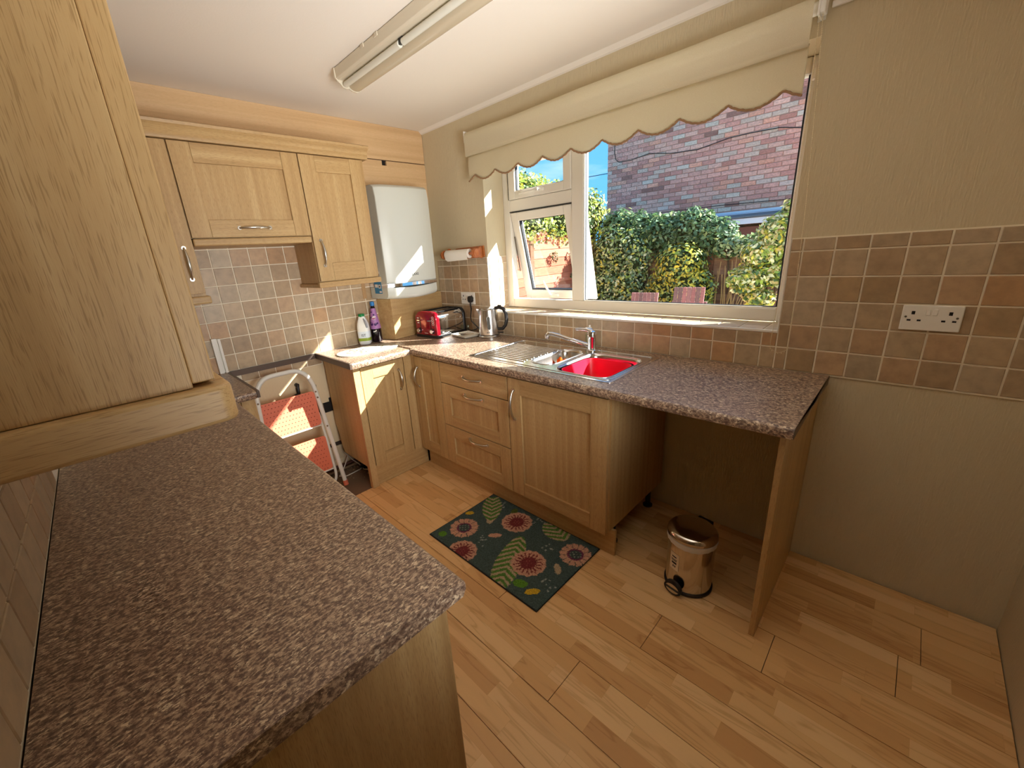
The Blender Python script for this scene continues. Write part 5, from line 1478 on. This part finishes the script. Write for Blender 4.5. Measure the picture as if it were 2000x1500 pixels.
bush('golden_shrub', 'bushy golden-leaved shrub behind the two garden chairs', 'shrub', (0.62, 3.6, GZ),
     [(0.62, 3.62, 1.12, 0.33, 0.27, 0.34), (0.50, 3.58, 0.78, 0.30, 0.27, 0.34), (0.80, 3.58, 0.78, 0.30, 0.27, 0.36), (0.45, 3.55, 0.36, 0.30, 0.27, 0.40), (0.85, 3.58, 0.38, 0.30, 0.27, 0.40)],
     9000, 0.026, [YL, YG, PG, DG, S(226, 196, 60)], [5, 4, 2, 3, 3], 14)
bush('ivy_growth', 'loose ivy trailing over the top of the back fence by the bare stems', 'ivy', (1.25, 3.85, GZ),
     [(1.12, 3.84, 1.36, 0.22, 0.12, 0.15), (1.40, 3.84, 1.36, 0.24, 0.12, 0.14), (1.62, 3.84, 1.26, 0.18, 0.12, 0.16)],
     1500, 0.030, [PG, CR, DG, BG_], [3, 2, 3, 2], 15, stems=2, core=False)
bush('pieris_shrub', 'shrub with cream-tipped leaf sprays at the right of the window', 'shrub', (1.95, 2.75, GZ),
     [(1.78, 2.70, 1.32, 0.20, 0.20, 0.15), (1.95, 2.72, 1.48, 0.24, 0.22, 0.20), (1.68, 2.66, 1.06, 0.18, 0.18, 0.15), (1.95, 2.70, 1.12, 0.20, 0.2, 0.13), (2.12, 2.75, 1.66, 0.24, 0.22, 0.18), (1.80, 2.66, 0.88, 0.13, 0.14, 0.09), (2.15, 2.75, 1.34, 0.20, 0.2, 0.24)],
     9500, 0.025, [YG, CR, YL, DG, S(210, 190, 130)], [4, 4, 2, 3, 2], 16, stems=6, core=False)
bush('climber_tendril', 'dark twisting tendril hanging beside the window mullion outside', 'climber', (-0.74, 3.3, GZ),
     [(-0.80, 3.18, 1.40, 0.03, 0.05, 0.06), (-0.80, 3.22, 1.24, 0.03, 0.04, 0.06), (-0.80, 3.20, 1.08, 0.03, 0.05, 0.06), (-0.80, 3.22, 0.92, 0.02, 0.03, 0.06), (-0.80, 2.75, 1.38, 0.03, 0.06, 0.08)],
     170, 0.022, [S(80, 82, 56), DG], [1, 1], 17, stems=0, core=False)
t = thing('bare_stem_plant', 'clump of bare tan canes fanning up against the back fence', 'plant', (1.25, 3.6, GZ))
for k in range(26):
    x0 = 1.25 + R.uniform(-0.2, 0.16); top = x0 + R.uniform(-0.18, 0.34) * (1 if k % 3 else 1.3); h = R.uniform(1.15, 1.5)
    part('cane', MB().tube([(x0, 3.62 + R.uniform(-0.05, 0.05), GZ), ((x0 * 0.6 + top * 0.4), 3.66, GZ + h * 0.5), (top, 3.74, GZ + h)], [0.007, 0.006, 0.004], 6), M_bark, t)
# garden chairs
def chair(label, cx, cy, top, rz):
    t = thing('garden_chair', label, 'chair', (cx, cy, GZ), 'slatted garden chairs', rotz=rz, local=True)
    H_ = top - GZ; wd = 0.335
    CC = [S(146, 106, 106), S(134, 98, 100), S(160, 108, 108), S(126, 98, 98)]
    for k in range(7):
        u = -wd / 2 + wd * (k + 0.5) / 7; hh = H_
        o = part('back_slat', MB().prism([(0.18, 0.36), (0.20, 0.36), (0.33, hh), (0.31, hh)], 'x', u - 0.019, u + 0.019), M_board, t); o.color = jit(R.choice(CC), 0.12)
    for k in range(6):
        y = -0.25 + 0.075 * k
        o = part('seat_slat', MB().box(-wd / 2, wd / 2, y, y + 0.065, 0.38 - 0.01 * k, 0.40 - 0.01 * k), M_board, t); o.color = jit(R.choice(CC), 0.12)
    for sx in (-1, 1):
        x = sx * (wd / 2 + 0.03)
        for nm, mb in (('leg', MB().box(x - 0.03, x + 0.03, -0.27, -0.21, 0, 0.56)), ('leg', MB().prism([(0.16, 0.0), (0.22, 0.0), (0.27, 0.62), (0.22, 0.62)], 'x', x - 0.025, x + 0.025)),
                       ('armrest', MB().box(x - 0.045, x + 0.045, -0.32, 0.28, 0.56, 0.585)), ('side_rail', MB().box(x - 0.02, x + 0.02, -0.25, 0.22, 0.30, 0.37))):
            o = part(nm, mb, M_board, t); o.color = CC[1]
    o = part('back_rail', MB().box(-wd / 2 - 0.02, wd / 2 + 0.02, 0.325, 0.35, H_ - 0.22, H_ - 0.16), M_board, t); o.color = CC[1]
chair('left of the two weathered slatted garden chairs below the shrubs', 0.60, 2.40, 0.905, math.radians(4))
chair('right of the two weathered slatted garden chairs below the shrubs', 1.12, 2.40, 0.975, math.radians(4))

# neighbouring house
HX0, HX1, HY, HZ1 = -2.11, 1.95, 6.40, 5.0
hs = thing('neighbour_house', 'plain red brick gable of the house beyond the back fence', 'house', ((HX0 + HX1) / 2, HY, GZ))
part('wall', MB().box(HX0 + 0.004, HX1 - 0.004, HY + 0.006, HY + 5.5, GZ, HZ1), M_mortar, hs)
part('roof', MB().box(HX0 - 0.15, HX1 + 0.15, HY - 0.15, HY + 5.6, HZ1, HZ1 + 0.12), mat('roof_felt', S(92, 84, 80), 0.9), hs)
BP = [S(228, 164, 144), S(216, 148, 130), S(232, 174, 152), S(226, 188, 168), S(198, 132, 114), S(238, 164, 136), S(216, 180, 158), S(162, 112, 98), S(222, 194, 172)]
BW = [6, 5, 4, 1.2, 2, 2, 2.5, 0.8, 1]
def onscreen(p):
    d = Vector(p) - CAM; zz = d.dot(fwd)
    return 1000 - 40.75 + 788.73 * d.dot(r2) / zz, 750 - 5.26 - 788.73 * d.dot(u2) / zz
BL, BH, BJ = 0.215, 0.065, 0.010
cands = []
z = GZ; row = 0
while z < HZ1 - BH:
    x = HX0 + (0 if row % 2 == 0 else -0.1125)
    while x < HX1:
        a, b = max(x, HX0), min(x + BL, HX1)
        if b - a > 0.03:
            px, py = onscreen(((a + b) / 2, HY, z + BH / 2))
            hemy = 190 + (1560 - px) * 0.265
            vis = 1180 < px < 1590 and py > hemy - 12 and py < 440 + max(0, (px - 1390) * 0.02) and z > 1.55
            cands.append((vis, a, b, z, px))
        x += BL + BJ
    z += BH + BJ; row += 1
vis = sorted([c for c in cands if c[0]], key=lambda c: -c[4])
single = set(id(c) for c in vis[:300])
rest = MB(); BC = {}; rcol = []
for c in cands:
    v_, a, b, zz, px = c
    if id(c) in single:
        w = round(b - a, 3)
        if w not in BC:
            me = MB().loft([[(q[0], 0.01, q[1]) for q in ((-w / 2, -BH / 2), (w / 2, -BH / 2), (w / 2, BH / 2), (-w / 2, BH / 2))],
                            [(q[0], -0.002, q[1]) for q in ((-w / 2, -BH / 2), (w / 2, -BH / 2), (w / 2, BH / 2), (-w / 2, BH / 2))],
                            [(q[0], -0.006, q[1]) for q in ((-w / 2 + .003, -BH / 2 + .003), (w / 2 - .003, -BH / 2 + .003), (w / 2 - .003, BH / 2 - .003), (-w / 2 + .003, BH / 2 - .003))]], cap0=False).mesh('brick')
            me.materials.append(M_brick); BC[w] = me
        o = bpy.data.objects.new('brick', BC[w]); C.objects.link(o); o.parent = hs
        o.location = Vector(((a + b) / 2, HY + R.uniform(-0.0015, 0.0015), zz + BH / 2)) - hs.location
        o.color = jit(pick(BP, BW), 0.1)
    else:
        rest.box(a, b, HY - 0.005, HY + 0.01, zz, zz + BH); rcol += [jit(pick(BP, BW), 0.1)] * 8
o = part('brick', rest, M_brick2, hs); o['kind'] = 'stuff'
ca = o.data.color_attributes.new('Col', 'FLOAT_COLOR', 'POINT'); ca.data.foreach_set('color', np.array(rcol, dtype=np.float32).ravel())
part('wall_cable', MB().tube([(-1.95, HY - 0.012, 4.2), (-1.95, HY - 0.012, 3.3), (-1.92, HY - 0.012, 3.16), (-1.84, HY - 0.012, 3.1), (-1.58, HY - 0.012, 3.09), (-1.2, HY - 0.012, 3.135), (-0.78, HY - 0.012, 3.055), (-0.3, HY - 0.012, 3.02), (0.20, HY - 0.012, 3.095), (0.52, HY - 0.012, 3.10), (0.95, HY - 0.012, 3.085), (1.3, HY - 0.012, 3.0), (1.94, HY - 0.012, 2.95)], 0.007, 6), M_sky_pipe, hs, smooth=60)
part('wall_cable', MB().tube([(-1.2, HY - 0.01, 2.03), (0.2, HY - 0.01, 2.03), (1.94, HY - 0.01, 1.985)], 0.006, 6), M_sky_pipe, hs)
# lean-to in front of the gable
lt = thing('lean_to', 'low lean-to with white fascia and pale flashing against the brick gable', 'outbuilding', (0.6, 6.1, GZ))
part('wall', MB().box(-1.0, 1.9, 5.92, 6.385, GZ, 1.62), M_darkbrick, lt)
part('fascia', MB().box(-1.05, 1.95, 5.86, 5.885, 1.665, 1.755), M_fasciaw, lt, 0.003)
part('roof_sheet', MB().prism([(5.84, 1.785), (6.39, 1.86), (6.39, 1.84), (5.84, 1.762)], 'x', -1.07, 1.97), mat('grey_roof_felt', S(104, 112, 116), 0.9), lt)
part('flashing', MB().prism([(6.37, 1.90), (6.392, 1.90), (6.392, 1.862), (6.18, 1.835), (6.18, 1.84), (6.37, 1.868)], 'x', -1.07, 1.95), M_flash, lt)
# overhead wires
solo('overhead_wire', MB().tube([(-6.5, 7.0, 3.2), (-4.3, 7.2, 3.10), (-2.0, 7.6, 3.12)], 0.008, 5), M_sky_pipe, 'thin black overhead wire crossing the sky left of the brick house', 'wire', (-4.0, 7.2, 3.1))
solo('overhead_wire', MB().tube([(-2.7, 7.4, 2.3), (-2.25, 7.2, 3.1)], 0.007, 5), M_sky_pipe, 'thin black wire dropping steeply beside the corner of the brick house', 'wire', (-2.5, 7.3, 2.3))
